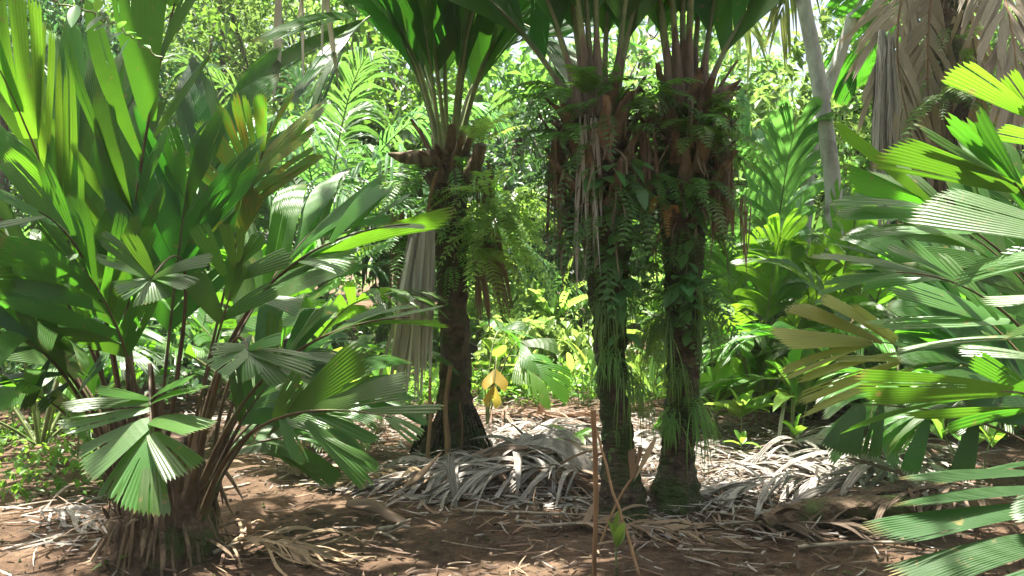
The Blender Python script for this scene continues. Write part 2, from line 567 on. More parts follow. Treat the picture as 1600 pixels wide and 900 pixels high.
def frond(parent, P0, P1, P2, up, n=7, L=0.7, W=0.16, start=0.45, a0=62, a1=18, dih=12, mat=None, pmat=None, joined=False, ribs=7, rows=7,
          r0=0.016, r1=0.004, drop=0.10, bow=0.04, gap=0.1, fan=1.0, name='frond', rough=0.25, sharp=0.0, floor=None, skip=0.0, split=0.25, pleat=0.32,
          sides=(-1, 1), lname='leaflet', env=0.35, base_r=None):
    """a pinnate palm leaf: rachis mesh, each pleated leaflet a child mesh (joined: in the rachis' own mesh)"""
    mat = mat or M['leaf']
    pmat = pmat or M['petiole_dark']
    nP = 26
    C = bez(P0, P1, P2, nP)
    T = np.gradient(C, axis=0)
    T /= np.linalg.norm(T, axis=1)[:, None]
    rad = np.linspace(r0, r1, nP)
    if base_r:
        t_ = np.linspace(0, 1, nP)
        rad = rad + (base_r - r0) * np.clip(1 - t_ / 0.12, 0, 1) ** 1.5
    tm = MB()
    tube(tm, C, rad, 6, flat=0.75)
    lm = MB()
    pieces = []
    ss = start + (0.985 - start) * np.linspace(0, 1, n + 1)
    ts = np.linspace(0, 1, nP)

    def cp(s):
        return np.array([np.interp(s, ts, C[:, k]) for k in range(3)])

    def tg(s):
        return nrm(np.array([np.interp(s, ts, T[:, k]) for k in range(3)]))
    for side in sides:
        i = 0
        while i < n:
            if rng.random() < skip:
                i += 1
                continue
            mult = 2 if (rng.random() < split and i < n - 1) else 1
            s0, s1 = ss[i], ss[min(i + mult, n)]
            s1 = s0 + (s1 - s0) * (1 - gap)
            f = (0.5 * (s0 + s1) - start) / (1 - start)
            t = tg(0.5 * (s0 + s1))
            b = nrm(np.cross(t, up)) * side
            nn = nrm(np.cross(b, t)) * side
            if np.dot(nn, up) < 0:
                nn = -nn
            a = R(a0 + (a1 - a0) * f + rng.normal(0, 6 * rough / 0.25))
            dd = R(dih + rng.normal(0, 9 * rough / 0.25))
            dirv = nrm(math.cos(a) * t + math.sin(a) * (b * math.cos(dd) + nn * math.sin(dd)))
            ll = L * (1 - env * (2 * f - 0.9) ** 2) * (1 + rng.normal(0, 0.3 * rough))
            ww = W * mult ** 0.75 * (1 + rng.normal(0, 0.6 * rough)) * (1.25 if i + mult >= n else 1)
            B0, B1 = cp(s0), cp(s1)
            Tp = 0.5 * (B0 + B1) + dirv * ll
            upn = nrm(nn + b * rng.normal(0, 0.9 * rough) - dirv * np.dot(dirv, nn))
            m_ = lm if joined else MB()
            leaflet(m_, B0, B1, Tp, ww, upn, max(1, int(round(ribs * mult ** 0.8))), rows, bow=bow * (1 + rng.normal(0, .6)), tipdrop=drop * (0.5 + rng.random()),
                    sharp=sharp, pleat=pleat, neck=0.7 + 0.4 * rng.random(), oblique=0.22 * rng.random())
            if not joined:
                pieces.append(m_)
            i += mult
    if joined:
        fr = tm.build(name, pmat, parent, smooth=True, floor=floor)
        if lm.n:
            o = lm.build('leaflets', mat, fr, floor=floor)
            o['kind'] = 'stuff'
    else:
        fr = tm.build(name, pmat, parent, smooth=True, floor=floor)
        for m_ in pieces:
            m_.build(lname, mat, fr, floor=floor)
    return fr


def hero(fr, base, tip, W, up, mat, ribs=9, **kw):
    """one explicitly placed leaflet of a frond"""
    base, tip = np.asarray(base), np.asarray(tip)
    d = nrm(tip - base)
    ac = nrm(np.cross(d, np.asarray(up, float)))
    m_ = MB()
    leaflet(m_, base - ac * W * 0.1, base + ac * W * 0.1, tip, W, nrm(np.asarray(up, float)), ribs, 9, **kw)
    return m_.build('leaflet', mat, fr)


def crown(parent, C, count, el0, el1, ln, seed, droop=0.5, az0=0.0, rad=0.07, **kw):
    """fronds spiralling round a stem top C, the first ones upright"""
    g = np.random.default_rng(seed)
    for i in range(count):
        az = az0 + i * 2.399963 + g.normal(0, 0.15)
        el = R(el0 + (el1 - el0) * (i / max(1, count - 1)) + g.normal(0, 3))
        l_ = ln * (0.85 + 0.3 * g.random())
        h = V3(math.cos(az), math.sin(az), 0)
        d = h * math.cos(el) + UPZ * math.sin(el)
        P0 = C + h * rad + V3(0, 0, -0.05)
        P1 = P0 + d * l_ * 0.5
        P2 = P0 + d * l_ + (h * 0.25 - UPZ) * droop * l_ * (0.35 + 0.65 * math.cos(el)) * (0.7 + 0.6 * g.random())
        up = nrm(UPZ * 0.6 - h * math.sin(el) + UPZ * math.cos(el) + V3(g.normal(0, .15), g.normal(0, .15), 0))
        frond(parent, P0, P1, P2, up, **kw)


def trunk_mesh(pts, radii, seed, sides=26, rows=70, rough=0.12, ring=0.0, ring_step=0.09, freq=7.0):
    P = np.asarray(pts)
    s = np.concatenate([[0], np.cumsum(np.linalg.norm(np.diff(P, axis=0), axis=1))])
    t = np.linspace(0, s[-1], rows)
    C = np.stack([np.interp(t, s, P[:, k]) for k in range(3)], -1)
    for _ in range(3):
        C[1:-1] = 0.25 * C[:-2] + 0.5 * C[1:-1] + 0.25 * C[2:]
    rr = np.interp(t, s, radii)
    th = np.arange(sides) * 2 * math.pi / sides
    V = np.zeros((rows, sides, 3))
    for i in range(rows):
        ph = (t[i] / ring_step) % 1.0
        rg = 1 + ring * (1 - ph)
        for j in range(sides):
            c, s_ = math.cos(th[j]), math.sin(th[j])
            q = mnoise.noise((c * rr[i] * freq * 2 + seed, s_ * rr[i] * freq * 2, t[i] * freq)) + 0.5 * mnoise.noise((c * rr[i] * freq * 6 + seed, s_ * rr[i] * freq * 6, t[i] * freq * 3))
            r_ = rr[i] * rg * (1 + rough * q)
            V[i, j] = C[i] + V3(c * r_, s_ * r_, 0)
    mb = MB()
    idx = np.arange(rows * sides).reshape(rows, sides)
    a, b = idx[:-1], np.roll(idx[:-1], -1, 1)
    c, d = np.roll(idx[1:], -1, 1), idx[1:]
    mb.add(V.reshape(-1, 3), np.stack([a, b, c, d], -1).reshape(-1, 4))
    top = idx[-1]
    mb.add(np.concatenate([V[-1], C[-1][None] + UPZ * 0.03]), np.stack([np.arange(sides), (np.arange(sides) + 1) % sides, np.full(sides, sides)], -1))
    return mb


def leaf_base(parent, P, out, L, W, mat, bend=0.35, name='leaf_base'):
    """the old trough-shaped foot of a fallen frond"""
    out = nrm(np.asarray(out, float))
    side = nrm(np.cross(out, UPZ))
    n, k = 7, 7
    mb = MB()
    Vt = []
    for thick in (0.0, 0.018):
        for i in range(n):
            v = i / (n - 1)
            c = P + out * (L * v * 0.75 + bend * L * v * v * 0.3) + UPZ * (L * (0.6 * v - bend * v * v))
            w = W * (1 - 0.72 * v ** 0.9) * (1 + 0.1 * rng.normal())
            for j in range(k):
                a = (j / (k - 1) - 0.5) * 2.4
                Vt.append(c + side * math.sin(a) * w * 0.55 + (out * 0.55 - UPZ * 0.25) * (math.cos(a) - 0.4) * w * 0.5 + out * (-thick) + rng.normal(0, 0.004, 3))
    idx = np.arange(2 * n * k).reshape(2, n, k)
    for q in range(2):
        g = idx[q]
        mb.add(np.array(Vt), np.stack([g[:-1, :-1], g[:-1, 1:], g[1:, 1:], g[1:, :-1]], -1).reshape(-1, 4)) if q == 0 else mb.f[4].append(np.stack([g[:-1, :-1], g[1:, :-1], g[1:, 1:], g[:-1, 1:]], -1).reshape(-1, 4))
        if q:
            mb.uv[4].append(np.zeros(((n - 1) * (k - 1) * 4, 2)))
    a, b = idx[0], idx[1]
    rim = [(a[i, 0], a[i + 1, 0], b[i + 1, 0], b[i, 0]) for i in range(n - 1)] + [(a[i + 1, -1], a[i, -1], b[i, -1], b[i + 1, -1]) for i in range(n - 1)] + \
          [(a[-1, j], b[-1, j], b[-1, j + 1], a[-1, j + 1]) for j in range(k - 1)]
    mb.f[4].append(np.array(rim))
    mb.uv[4].append(np.zeros((len(rim) * 4, 2)))
    return mb.build(name, mat, parent, smooth=True)


def ribbons(mb, starts, dirs, lens, widths, drop, rows=6, wob=0.03, fold=0.3):
    """hanging or lying strips"""
    for S, D, l_, w, dr in zip(starts, dirs, lens, widths, drop):
        D = nrm(D)
        sd = nrm(np.cross(D, V3(rng.normal(0, .4), rng.normal(0, .4), 1)))
        v = np.linspace(0, 1, rows + 1)[:, None]
        c = S + D * (l_ * v * (1 - 0.5 * dr * v)) - UPZ * (dr * l_ * v ** 1.5)
        c = c + sd * (np.sin(v * 4 + rng.random() * 6) * wob * l_ * v)
        ww = w * np.clip(np.minimum(1, 0.5 + v * 3), 0, 1) * np.clip((1.03 - v) * 3.0, 0, 1)
        nn = nrm(np.cross(sd, D))
        P = np.stack([c - sd * ww * 0.5, c + nn * ww * fold, c + sd * ww * 0.5], 1)
        idx = np.arange((rows + 1) * 3).reshape(rows + 1, 3)
        F = np.stack([idx[:-1, :-1], idx[:-1, 1:], idx[1:, 1:], idx[1:, :-1]], -1).reshape(-1, 4)
        uv = np.stack([np.broadcast_to(np.array([0, .3, .6])[None] + rng.random() * 40, (rows + 1, 3)), np.broadcast_to(v, (rows + 1, 3))], -1).reshape(-1, 2)
        mb.add(P.reshape(-1, 3), F, uv)


def fern_frond(parent, P0, D, L, mat, droop=0.6, pairs=20, pw=0.16, up=None):
    D = nrm(D)
    v = np.linspace(0, 1, 12)[:, None]
    C = P0 + D * (L * v) - UPZ * (droop * L * v ** 2.0)
    mb = MB()
    tube(mb, C, np.linspace(0.004, 0.0012, 12), 4)
    T = np.gradient(C, axis=0)
    sd = nrm(np.cross(D, UPZ if up is None else up))
    ts = np.linspace(0, 1, 12)
    for i in range(pairs):
        f = 0.1 + 0.89 * i / (pairs - 1)
        c = np.array([np.interp(f, ts, C[:, k]) for k in range(3)])
        t = nrm(np.array([np.interp(f, ts, T[:, k]) for k in range(3)]))
        nn = nrm(np.cross(sd, t))
        ln = L * pw * (math.sin(math.pi * min(1, f * 0.85 + 0.12)) ** 0.7) * (1 + rng.normal(0, .08)) + 0.004
        for s in (-1, 1):
            d = nrm(sd * s + t * 0.35 + nn * rng.normal(-0.1, 0.14))
            w = L * 0.89 / pairs * 0.42
            P = np.array([c - t * w * 0.6, c + d * ln * 0.4 - t * w, c + d * ln - UPZ * ln * 0.12, c + d * ln * 0.4 + t * w, c + t * w * 0.6])
            mb.add(P, np.array([[0, 1, 2], [0, 2, 4], [4, 2, 3]]))
    return mb.build('frond', mat, parent)


def fern(label, P, out, n, L, mat, seed, spread=1.0, droop=0.7, group='ferns growing on the palm trunks', name='fern', pw=0.16, lift=0.55):
    g = np.random.default_rng(seed)
    t = thing(name, label, 'fern', P, group)
    out = nrm(np.asarray(out, float))
    sd = nrm(np.cross(out, UPZ))
    for i in range(n):
        a = (i + 0.5) / n * 2 - 1
        D = out * (1 - 0.35 * abs(a)) + sd * a * spread + UPZ * (lift + g.normal(0, .3))
        fern_frond(t, np.asarray(P) + sd * a * 0.04 + UPZ * g.normal(0, .03), D, L * (0.65 + 0.6 * g.random()), mat, droop * (0.7 + .6 * g.random()), pw=pw)
    return t


def blade_leaf(parent, P0, D, L, W, mat, droop=0.5, rows=8, name='leaf', fold=0.22, stem=0.0, wav=0.0):
    """a lanceolate leaf with a folded midrib, on a short stalk"""
    D = nrm(D)
    v = np.linspace(0, 1, rows + 1)
    C = P0 + D * (L * v)[:, None] - UPZ * (droop * L * v ** 2.2)[:, None]
    T = np.gradient(C, axis=0)
    T /= np.linalg.norm(T, axis=1)[:, None] + 1e-9
    sd = nrm(np.cross(D, UPZ + V3(rng.normal(0, .25), rng.normal(0, .25), 0)))
    vs_ = np.clip((v - stem) / (1 - stem), 0, 1)
    w = W * np.sin(math.pi * vs_ ** 0.8) ** 0.75
    w = np.maximum(w, 0.004) * np.where(v > 0.99, 0.1, 1)
    nn = np.cross(sd[None], T)
    nn = np.where((nn[:, 2] < 0)[:, None], -nn, nn)
    off = np.array([-1, -0.55, 0, 0.55, 1]) * 0.5
    hh = np.array([1, 0.65, 0, 0.65, 1]) * fold
    P = C[:, None] + sd[None, None] * (w[:, None] * off[None])[..., None] + nn[:, None] * (w[:, None] * hh[None])[..., None]
    if wav:
        P = P + nn[:, None] * (wav * w[:, None] * np.sin(v * 22 + rng.random() * 6)[:, None] * np.abs(off)[None] * 2)[..., None]
    idx = np.arange((rows + 1) * 5).reshape(rows + 1, 5)
    mb = MB()
    uv = np.stack([np.broadcast_to(off[None] * 3 + rng.random() * 50, (rows + 1, 5)), np.broadcast_to(v[:, None], (rows + 1, 5))], -1).reshape(-1, 2)
    mb.add(P.reshape(-1, 3), np.stack([idx[:-1, :-1], idx[:-1, 1:], idx[1:, 1:], idx[1:, :-1]], -1).reshape(-1, 4), uv)
    return mb.build(name, mat, parent, smooth=True)


def herb(name, label, cat, P, n, L, W, mat, seed, h=0.15, el=(75, 25), droop=0.4, group=None, stalks=1, wav=0.0):
    g = np.random.default_rng(seed)
    t = thing(name, label, cat, P, group)
    P = np.asarray(P, float)
    for k in range(stalks):
        off = V3(g.normal(0, .06), g.normal(0, .06), 0) if stalks > 1 else V3(0, 0, 0)
        topp = P + off * 2.2 + UPZ * h * (0.7 + .6 * g.random())
        mb = MB()
        tube(mb, bez(P + off - UPZ * 0.02, P + off * 1.4 + UPZ * h * 0.5, topp, 5), np.linspace(0.008, 0.005, 5), 5)
        mb.build('stem', M['petiole'], t, smooth=True)
        m_ = max(2, n // stalks)
        for i in range(m_):
            az = i * 2.399963 + g.random() * 0.6 + k
            e = R(el[0] + (el[1] - el[0]) * i / max(1, m_ - 1))
            D = V3(math.cos(az) * math.cos(e), math.sin(az) * math.cos(e), math.sin(e))
            blade_leaf(t, topp - UPZ * h * 0.25 * g.random(), D, L * (0.7 + .5 * g.random()), W * (0.8 + .4 * g.random()), mat, droop * (0.6 + .8 * g.random()), stem=0.08, wav=wav)
    return t


def leafcloud(mb, C, rads, n, size, up=0.6, g=None, asp=0.45):
    """n small folded leaves round the centres C"""
    g = g or rng
    k = g.integers(0, len(C), n)
    q = g.normal(0, 1, (n, 3))
    q /= np.linalg.norm(q, axis=1)[:, None]
    c = C[k] + q * (rads[k] * g.random(n) ** 0.45)[:, None] * np.array([1, 1, 0.75])
    D = g.normal(0, 1, (n, 3)) + np.array([0, 0, -0.35])
    D /= np.linalg.norm(D, axis=1)[:, None]
    U = g.normal(0, 1, (n, 3)) * (1 - up) + np.array([0, 0, up * 1.6])
    S = np.cross(D, U)
    S /= np.linalg.norm(S, axis=1)[:, None] + 1e-9
    Nn = np.cross(S, D)
    s = (size * (0.6 + 0.8 * g.random(n)))[:, None]
    P = np.stack([c - D * s * 0.5, c + S * s * asp * 0.5 + Nn * s * 0.10 - D * s * 0.05, c + D * s * 0.5 - np.array([0, 0, 1]) * s * 0.08, c - S * s * asp * 0.5 + Nn * s * 0.10 - D * s * 0.05], 1)
    i0 = np.arange(n)[:, None] * 4
    F = np.concatenate([i0 + np.array([[0, 1, 2]]), i0 + np.array([[0, 2, 3]])])
    mb.add(P.reshape(-1, 3), F)


def tree(label, px, d, h, r, n, size, mat, seed, zc=0.62, clumps=60, group='forest trees behind the palms', squash=0.95, trunk_r=0.09, low=False):
    g = np.random.default_rng(seed)
    P = on_ground(px, d)
    t = thing('forest_tree', label, 'tree', P, group)
    top = P + V3(g.normal(0, .3), g.normal(0, .3), h * 0.92)
    mid = P + V3(g.normal(0, .25), g.normal(0, .25), h * 0.5)
    mb = MB()
    tr = bez(P - UPZ * 0.1, mid, top, 12)
    tube(mb, tr, np.linspace(trunk_r, 0.02, 12), 8, jitter=0.15)
    cc = P + UPZ * h * zc
    cs, rs = [], []
    for i in range(clumps):
        q = g.normal(0, 1, 3)
        q /= np.linalg.norm(q)
        rr = g.random() ** 0.4
        p = cc + q * np.array([r, r, h * (1 - zc) * squash if q[2] > 0 else h * (zc if low else 0.75 * zc)]) * rr
        cs.append(p)
        rs.append(r * (0.16 + 0.2 * g.random()))
        if i % 4 == 0:
            s = tr[int(4 + 7 * g.random())]
            tube(mb, bez(s, 0.5 * (s + p) + V3(0, 0, -0.15), p, 6), np.linspace(0.03, 0.008, 6), 5, cap=False)
    mb.build('trunk', M['bark_tree'], t, smooth=True)
    m2 = MB()
    leafcloud(m2, np.array(cs), np.array(rs), n, size, g=g)
    m2.build('crown', mat, t)
    return t


def shrub(label, px, d, h, r, n, size, mat, seed, group='shrubs at the forest edge', asp=0.45):
    g = np.random.default_rng(seed)
    P = on_ground(px, d)
    t = thing('shrub', label, 'shrub', P, group)
    mb = MB()
    cs, rs = [], []
    for i in range(26):
        a = g.random() * 6.283
        f = g.random() ** 0.5
        p = P + V3(math.cos(a) * r * f, math.sin(a) * r * f, h * (0.15 + 0.75 * g.random() * (1 - 0.4 * f)))
        cs.append(p)
        rs.append(r * (0.2 + 0.18 * g.random()))
        if i % 2 == 0:
            b = P + V3(g.normal(0, .08), g.normal(0, .08), -0.03)
            tube(mb, bez(b, 0.5 * (b + p) + V3(0, 0, .1), p, 6), np.linspace(0.014, 0.005, 6), 5, cap=False)
    mb.build('stems', M['bark_tree'], t, smooth=True)
    m2 = MB()
    leafcloud(m2, np.array(cs), np.array(rs), n, size, g=g, asp=asp)
    m2.build('foliage', mat, t)
    return t


# ------------------------------------------------------------------ the clumping palm with the big pleated leaves
def A(p):
    return at(*p)


clump_at = on_ground(252, 4.62)
clump = thing('clump_palm', 'low stemless palm clump of big pleated green fronds rising from a fibrous stump', 'palm', clump_at)
st_pts = [clump_at + V3(0, 0, -0.05), clump_at + V3(0.0, 0.02, 0.12), clump_at + V3(0.0, 0.03, 0.35), clump_at + V3(0.0, 0.04, 0.62)]
trunk_mesh(st_pts, [0.29, 0.27, 0.24, 0.13], 3.1, sides=30, rows=40, rough=0.22, freq=6).build('stump', M['bark'], clump, smooth=True)
g = np.random.default_rng(21)
for i in range(26):                                     # old frond feet round the stump
    a = i * 2.4 + g.normal(0, .2)
    o_ = V3(math.cos(a), math.sin(a), 0)
    z = 0.06 + 0.5 * g.random()
    leaf_base(clump, clump_at + o_ * (0.25 - 0.13 * z / 0.6) + UPZ * z, o_ * 0.12 + UPZ * 1.0, 0.22 + 0.2 * g.random(), 0.11, M['fibre'] if i % 3 else M['dead_tan'], bend=0.1)
mb = MB()
st = [clump_at + V3(math.cos(a) * 0.255, math.sin(a) * 0.255, 0.08 + 0.5 * g.random()) for a in g.random(150) * 6.28]
ribbons(mb, st, [nrm(s - clump_at) * V3(.3, .3, 0) + UPZ * g.normal(-0.2, .6) for s in st], 0.1 + 0.22 * g.random(150), 0.008 + 0.02 * g.random(150), 0.2 + 0.3 * g.random(150))
o = mb.build('dry_fibre', M['fibre'], clump, floor=0.004)
o['kind'] = 'stuff'

toward = V3(0, -0.75, 0.65)
FRONT = V3(0, -0.9, 0.42)
LEFT = [
    # P0, P1, P2 (pixel x, pixel y, metres ahead), up, options: the inner and rear fronds
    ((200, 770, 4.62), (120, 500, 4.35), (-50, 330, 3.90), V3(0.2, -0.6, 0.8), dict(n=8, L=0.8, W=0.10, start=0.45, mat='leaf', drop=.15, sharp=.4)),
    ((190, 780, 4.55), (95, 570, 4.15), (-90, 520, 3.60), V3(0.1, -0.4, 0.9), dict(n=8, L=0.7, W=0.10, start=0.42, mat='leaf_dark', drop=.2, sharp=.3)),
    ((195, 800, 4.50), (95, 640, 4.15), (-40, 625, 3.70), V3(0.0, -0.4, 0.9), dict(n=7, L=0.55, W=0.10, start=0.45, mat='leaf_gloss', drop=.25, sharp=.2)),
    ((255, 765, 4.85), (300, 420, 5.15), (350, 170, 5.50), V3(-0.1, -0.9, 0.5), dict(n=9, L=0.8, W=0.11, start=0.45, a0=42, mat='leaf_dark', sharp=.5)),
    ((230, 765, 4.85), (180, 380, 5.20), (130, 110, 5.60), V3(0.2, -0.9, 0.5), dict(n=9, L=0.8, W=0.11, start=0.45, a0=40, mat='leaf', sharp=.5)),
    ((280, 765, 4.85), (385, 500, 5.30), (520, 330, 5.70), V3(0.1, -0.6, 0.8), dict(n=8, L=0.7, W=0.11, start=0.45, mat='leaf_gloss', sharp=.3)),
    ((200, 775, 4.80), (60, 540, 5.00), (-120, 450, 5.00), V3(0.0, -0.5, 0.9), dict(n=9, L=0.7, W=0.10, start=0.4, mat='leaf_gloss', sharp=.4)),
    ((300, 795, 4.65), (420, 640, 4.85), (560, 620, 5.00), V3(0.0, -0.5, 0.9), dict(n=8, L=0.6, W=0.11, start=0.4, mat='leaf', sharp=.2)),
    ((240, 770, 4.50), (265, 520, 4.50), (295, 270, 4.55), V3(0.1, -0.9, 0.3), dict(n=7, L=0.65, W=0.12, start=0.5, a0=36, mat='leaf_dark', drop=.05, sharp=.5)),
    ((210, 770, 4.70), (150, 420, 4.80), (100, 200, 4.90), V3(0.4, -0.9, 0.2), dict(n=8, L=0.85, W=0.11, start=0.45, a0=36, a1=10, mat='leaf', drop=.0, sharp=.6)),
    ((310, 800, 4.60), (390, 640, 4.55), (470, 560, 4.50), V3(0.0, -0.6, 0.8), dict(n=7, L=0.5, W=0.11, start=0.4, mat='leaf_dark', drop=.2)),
    ((240, 770, 4.40), (200, 560, 4.25), (130, 420, 4.10), V3(0.2, -0.7, 0.6), dict(n=7, L=0.55, W=0.10, start=0.5, mat='leaf', drop=.15, sharp=.3)),
    ((310, 800, 4.75), (380, 700, 5.0), (520, 690, 5.3), V3(0.0, -0.5, 0.8), dict(n=7, L=0.45, W=0.10, start=0.4, mat='leaf', drop=.3)),
]
for p0, p1, p2, up, k in LEFT:
    k = dict(k)
    k['a0'] = k.get('a0', 50)
    k['mat'] = M[k['mat']]
    frond(clump, A(p0), A(p1), A(p2), nrm(up), base_r=0.03, **k)


def pix(P):
    v = P - V3(0, 0, CAM_Z)
    z = v @ _f
    return np.stack([800 + FPX * v[..., 0] / z, 450 - FPX * (v @ _u) / z], -1)


def hero_frond(parent, p0, p1, p2, mat, up, dtip, leaflets, pmat='petiole_dark', r0=0.016):
    """a frond whose leaflets are placed one by one: (base px, base py, tip px, tip py, width in px, sharpness[, up])"""
    fr = frond(parent, A(p0), A(p1), A(p2), nrm(up), n=0, base_r=0.03, pmat=M[pmat], r0=r0)
    C = bez(A(p0), A(p1), A(p2), 60)
    Q = pix(C)
    for lf in leaflets:
        bx, by, tx, ty, w, sh = lf[:6]
        u_ = nrm(lf[6] if len(lf) > 6 else up)
        j = int(np.argmin(np.hypot(Q[:, 0] - bx, Q[:, 1] - by)))
        B = C[j] if np.hypot(Q[j, 0] - bx, Q[j, 1] - by) < 14 else at(bx, by, C[j][1])
        T = at(tx, ty, C[j][1] + dtip)
        W = w * C[j][1] / FPX
        d = nrm(T - B)
        ac = nrm(np.cross(d, u_))
        m_ = MB()
        leaflet(m_, B - ac * W * .12, B + ac * W * .12, T, W, u_, max(3, int(round(W / 0.022))), 10, pleat=.26, bow=rng.uniform(.01, .06), sharp=sh, neck=.75, oblique=rng.uniform(-.2, .2), cup=rng.uniform(0, .06))
        m_.build('leaflet', M[mat], fr)
    return fr


# tall upright frond with the dark rachis
hero_frond(clump, (215, 770, 4.60), (209, 350, 4.50), (312, -130, 4.25), 'leaf', V3(-.35, -.9, .15), -.12, [
    (240, 190, 213, -120, 118, .1), (226, 255, 137, 0, 46, .65), (203, 330, 96, 40, 24, .7), (203, 350, 45, 143, 34, .7), (207, 350, 160, 150, 56, .5), (240, 215, 330, 85, 24, .7), (262, 90, 322, -40, 34, .5),
    (206, 390, 150, 215, 40, .5), (212, 330, 262, 200, 30, .6), (206, 420, 258, 290, 34, .5), (280, 20, 250, -160, 90, .2), (206, 430, 120, 300, 40, .5)], r0=.02)
# the frond that glows against the light
hero_frond(clump, (190, 770, 4.70), (122, 430, 4.40), (0, 110, 4.05), 'leaf_bright', V3(.3, -.9, .3), -.1, [
    (48, 222, 24, -10, 82, .15), (76, 262, 72, 40, 36, .3), (105, 345, 92, 90, 14, .6), (118, 400, 108, 110, 30, .5), (30, 175, -40, 0, 60, .2), (125, 430, 122, 240, 26, .5), (90, 300, 10, 240, 40, .4), (112, 360, 30, 250, 34, .5)], r0=.018)
# fan with rust streaks
hero_frond(clump, (290, 765, 4.70), (345, 480, 4.72), (425, 190, 4.78), 'leaf_rust', V3(-.1, -.9, .45), -.1, [
    (380, 325, 290, 240, 36, .3), (388, 300, 316, 190, 36, .2), (395, 290, 345, 165, 18, .2), (398, 280, 366, 150, 20, .2), (402, 260, 383, 152, 14, .2), (410, 240, 405, 148, 30, .1), (414, 225, 455, 145, 16, .2),
    (408, 250, 508, 165, 36, .1), (404, 265, 482, 188, 24, .2), (400, 285, 492, 205, 24, .3), (394, 305, 492, 238, 30, .3), (386, 330, 502, 240, 30, .5), (372, 372, 395, 290, 62, .1), (365, 390, 305, 330, 50, .2)])
# small fresh leaf in the heart of the clump
hero_frond(clump, (280, 765, 4.40), (325, 580, 4.20), (385, 380, 4.05), 'leaf', V3(0, -.9, .4), -.05, [
    (352, 430, 308, 352, 36, 0), (368, 420, 362, 352, 44, 0), (378, 415, 398, 365, 12, 0), (380, 420, 414, 372, 20, .1), (376, 440, 452, 400, 40, .1), (360, 470, 372, 408, 46, 0), (340, 500, 300, 430, 46, .1), (350, 500, 430, 450, 40, .2)])
# fronds reaching towards the grey frond palm
hero_frond(clump, (300, 765, 4.60), (400, 470, 4.40), (640, 350, 4.15), 'leaf_gloss', V3(.1, -.55, .85), -.05, [
    (450, 425, 700, 338, 34, .0, V3(.1, .5, .85)), (470, 415, 546, 412, 56, .0), (520, 385, 592, 292, 50, .1, V3(-.4, -.7, .6)), (540, 378, 614, 290, 20, .3, V3(-.4, -.7, .6)), (570, 368, 640, 303, 14, .4), (430, 440, 532, 345, 16, .5), (430, 440, 542, 366, 18, .4),
    (420, 455, 515, 400, 22, .3), (400, 470, 470, 480, 44, .1), (415, 450, 440, 330, 44, .2, V3(-.3, -.9, .3)), (600, 360, 665, 355, 30, .1)])
hero_frond(clump, (310, 775, 4.52), (430, 575, 4.30), (640, 495, 4.05), 'leaf_gloss', V3(.1, -.45, .9), -.05, [
    (530, 525, 650, 478, 20, .3), (560, 515, 692, 505, 28, .05, V3(.1, .4, .9)), (520, 528, 602, 485, 34, .2), (480, 545, 640, 478, 18, .5), (440, 570, 505, 482, 30, .1), (460, 560, 560, 570, 34, .2), (430, 575, 520, 610, 40, .2), (590, 508, 690, 480, 16, .4), (420, 580, 430, 490, 34, .2)])
hero_frond(clump, (320, 800, 4.45), (410, 665, 4.15), (612, 652, 3.85), 'leaf', V3(.1, -.85, .5), -.08, [
    (452, 660, 566, 558, 62, .05), (490, 655, 636, 600, 54, .05), (480, 655, 588, 690, 26, .3), (478, 658, 574, 750, 40, .1), (465, 660, 578, 722, 14, .4), (600, 652, 656, 685, 32, .1), (560, 652, 690, 640, 22, .2), (440, 665, 470, 720, 30, .2), (430, 668, 470, 585, 44, .1)])
# fronds bent over towards the lens
hero_frond(clump, (252, 780, 4.50), (236, 575, 3.85), (238, 712, 3.28), 'leaf_gloss', V3(.15, -.62, .77), -.16, [
    (234, 640, 95, 668, 40, .05), (234, 632, 102, 636, 34, .1), (235, 655, 128, 728, 74, .0), (236, 668, 170, 778, 44, .0), (237, 685, 200, 795, 66, .0), (238, 690, 240, 805, 50, .0), (235, 655, 320, 670, 68, .0), (237, 680, 292, 738, 70, .0), (234, 632, 322, 606, 36, .05),
    (233, 625, 150, 608, 34, .2), (233, 622, 300, 590, 30, .2)], pmat='petiole_dark')
hero_frond(clump, (295, 785, 4.35), (350, 565, 3.95), (388, 548, 3.65), 'leaf_gloss', V3(0, -.8, .6), -.08, [
    (386, 547, 335, 578, 56, .0), (387, 547, 488, 572, 44, .1), (388, 549, 437, 600, 36, .1), (384, 545, 440, 528, 34, .2), (380, 543, 330, 545, 30, .2), (388, 548, 395, 590, 40, .1)])
hero_frond(clump, (245, 775, 4.55), (290, 450, 4.30), (236, 436, 4.0), 'leaf_gloss', V3(0, -.65, .75), -.08, [
    (236, 437, 182, 455, 42, .0), (237, 437, 240, 472, 62, .0), (240, 436, 330, 404, 34, .1), (238, 435, 158, 370, 30, .2), (237, 436, 150, 402, 28, .3), (240, 434, 200, 365, 30, .3), (242, 434, 300, 445, 44, .1)])
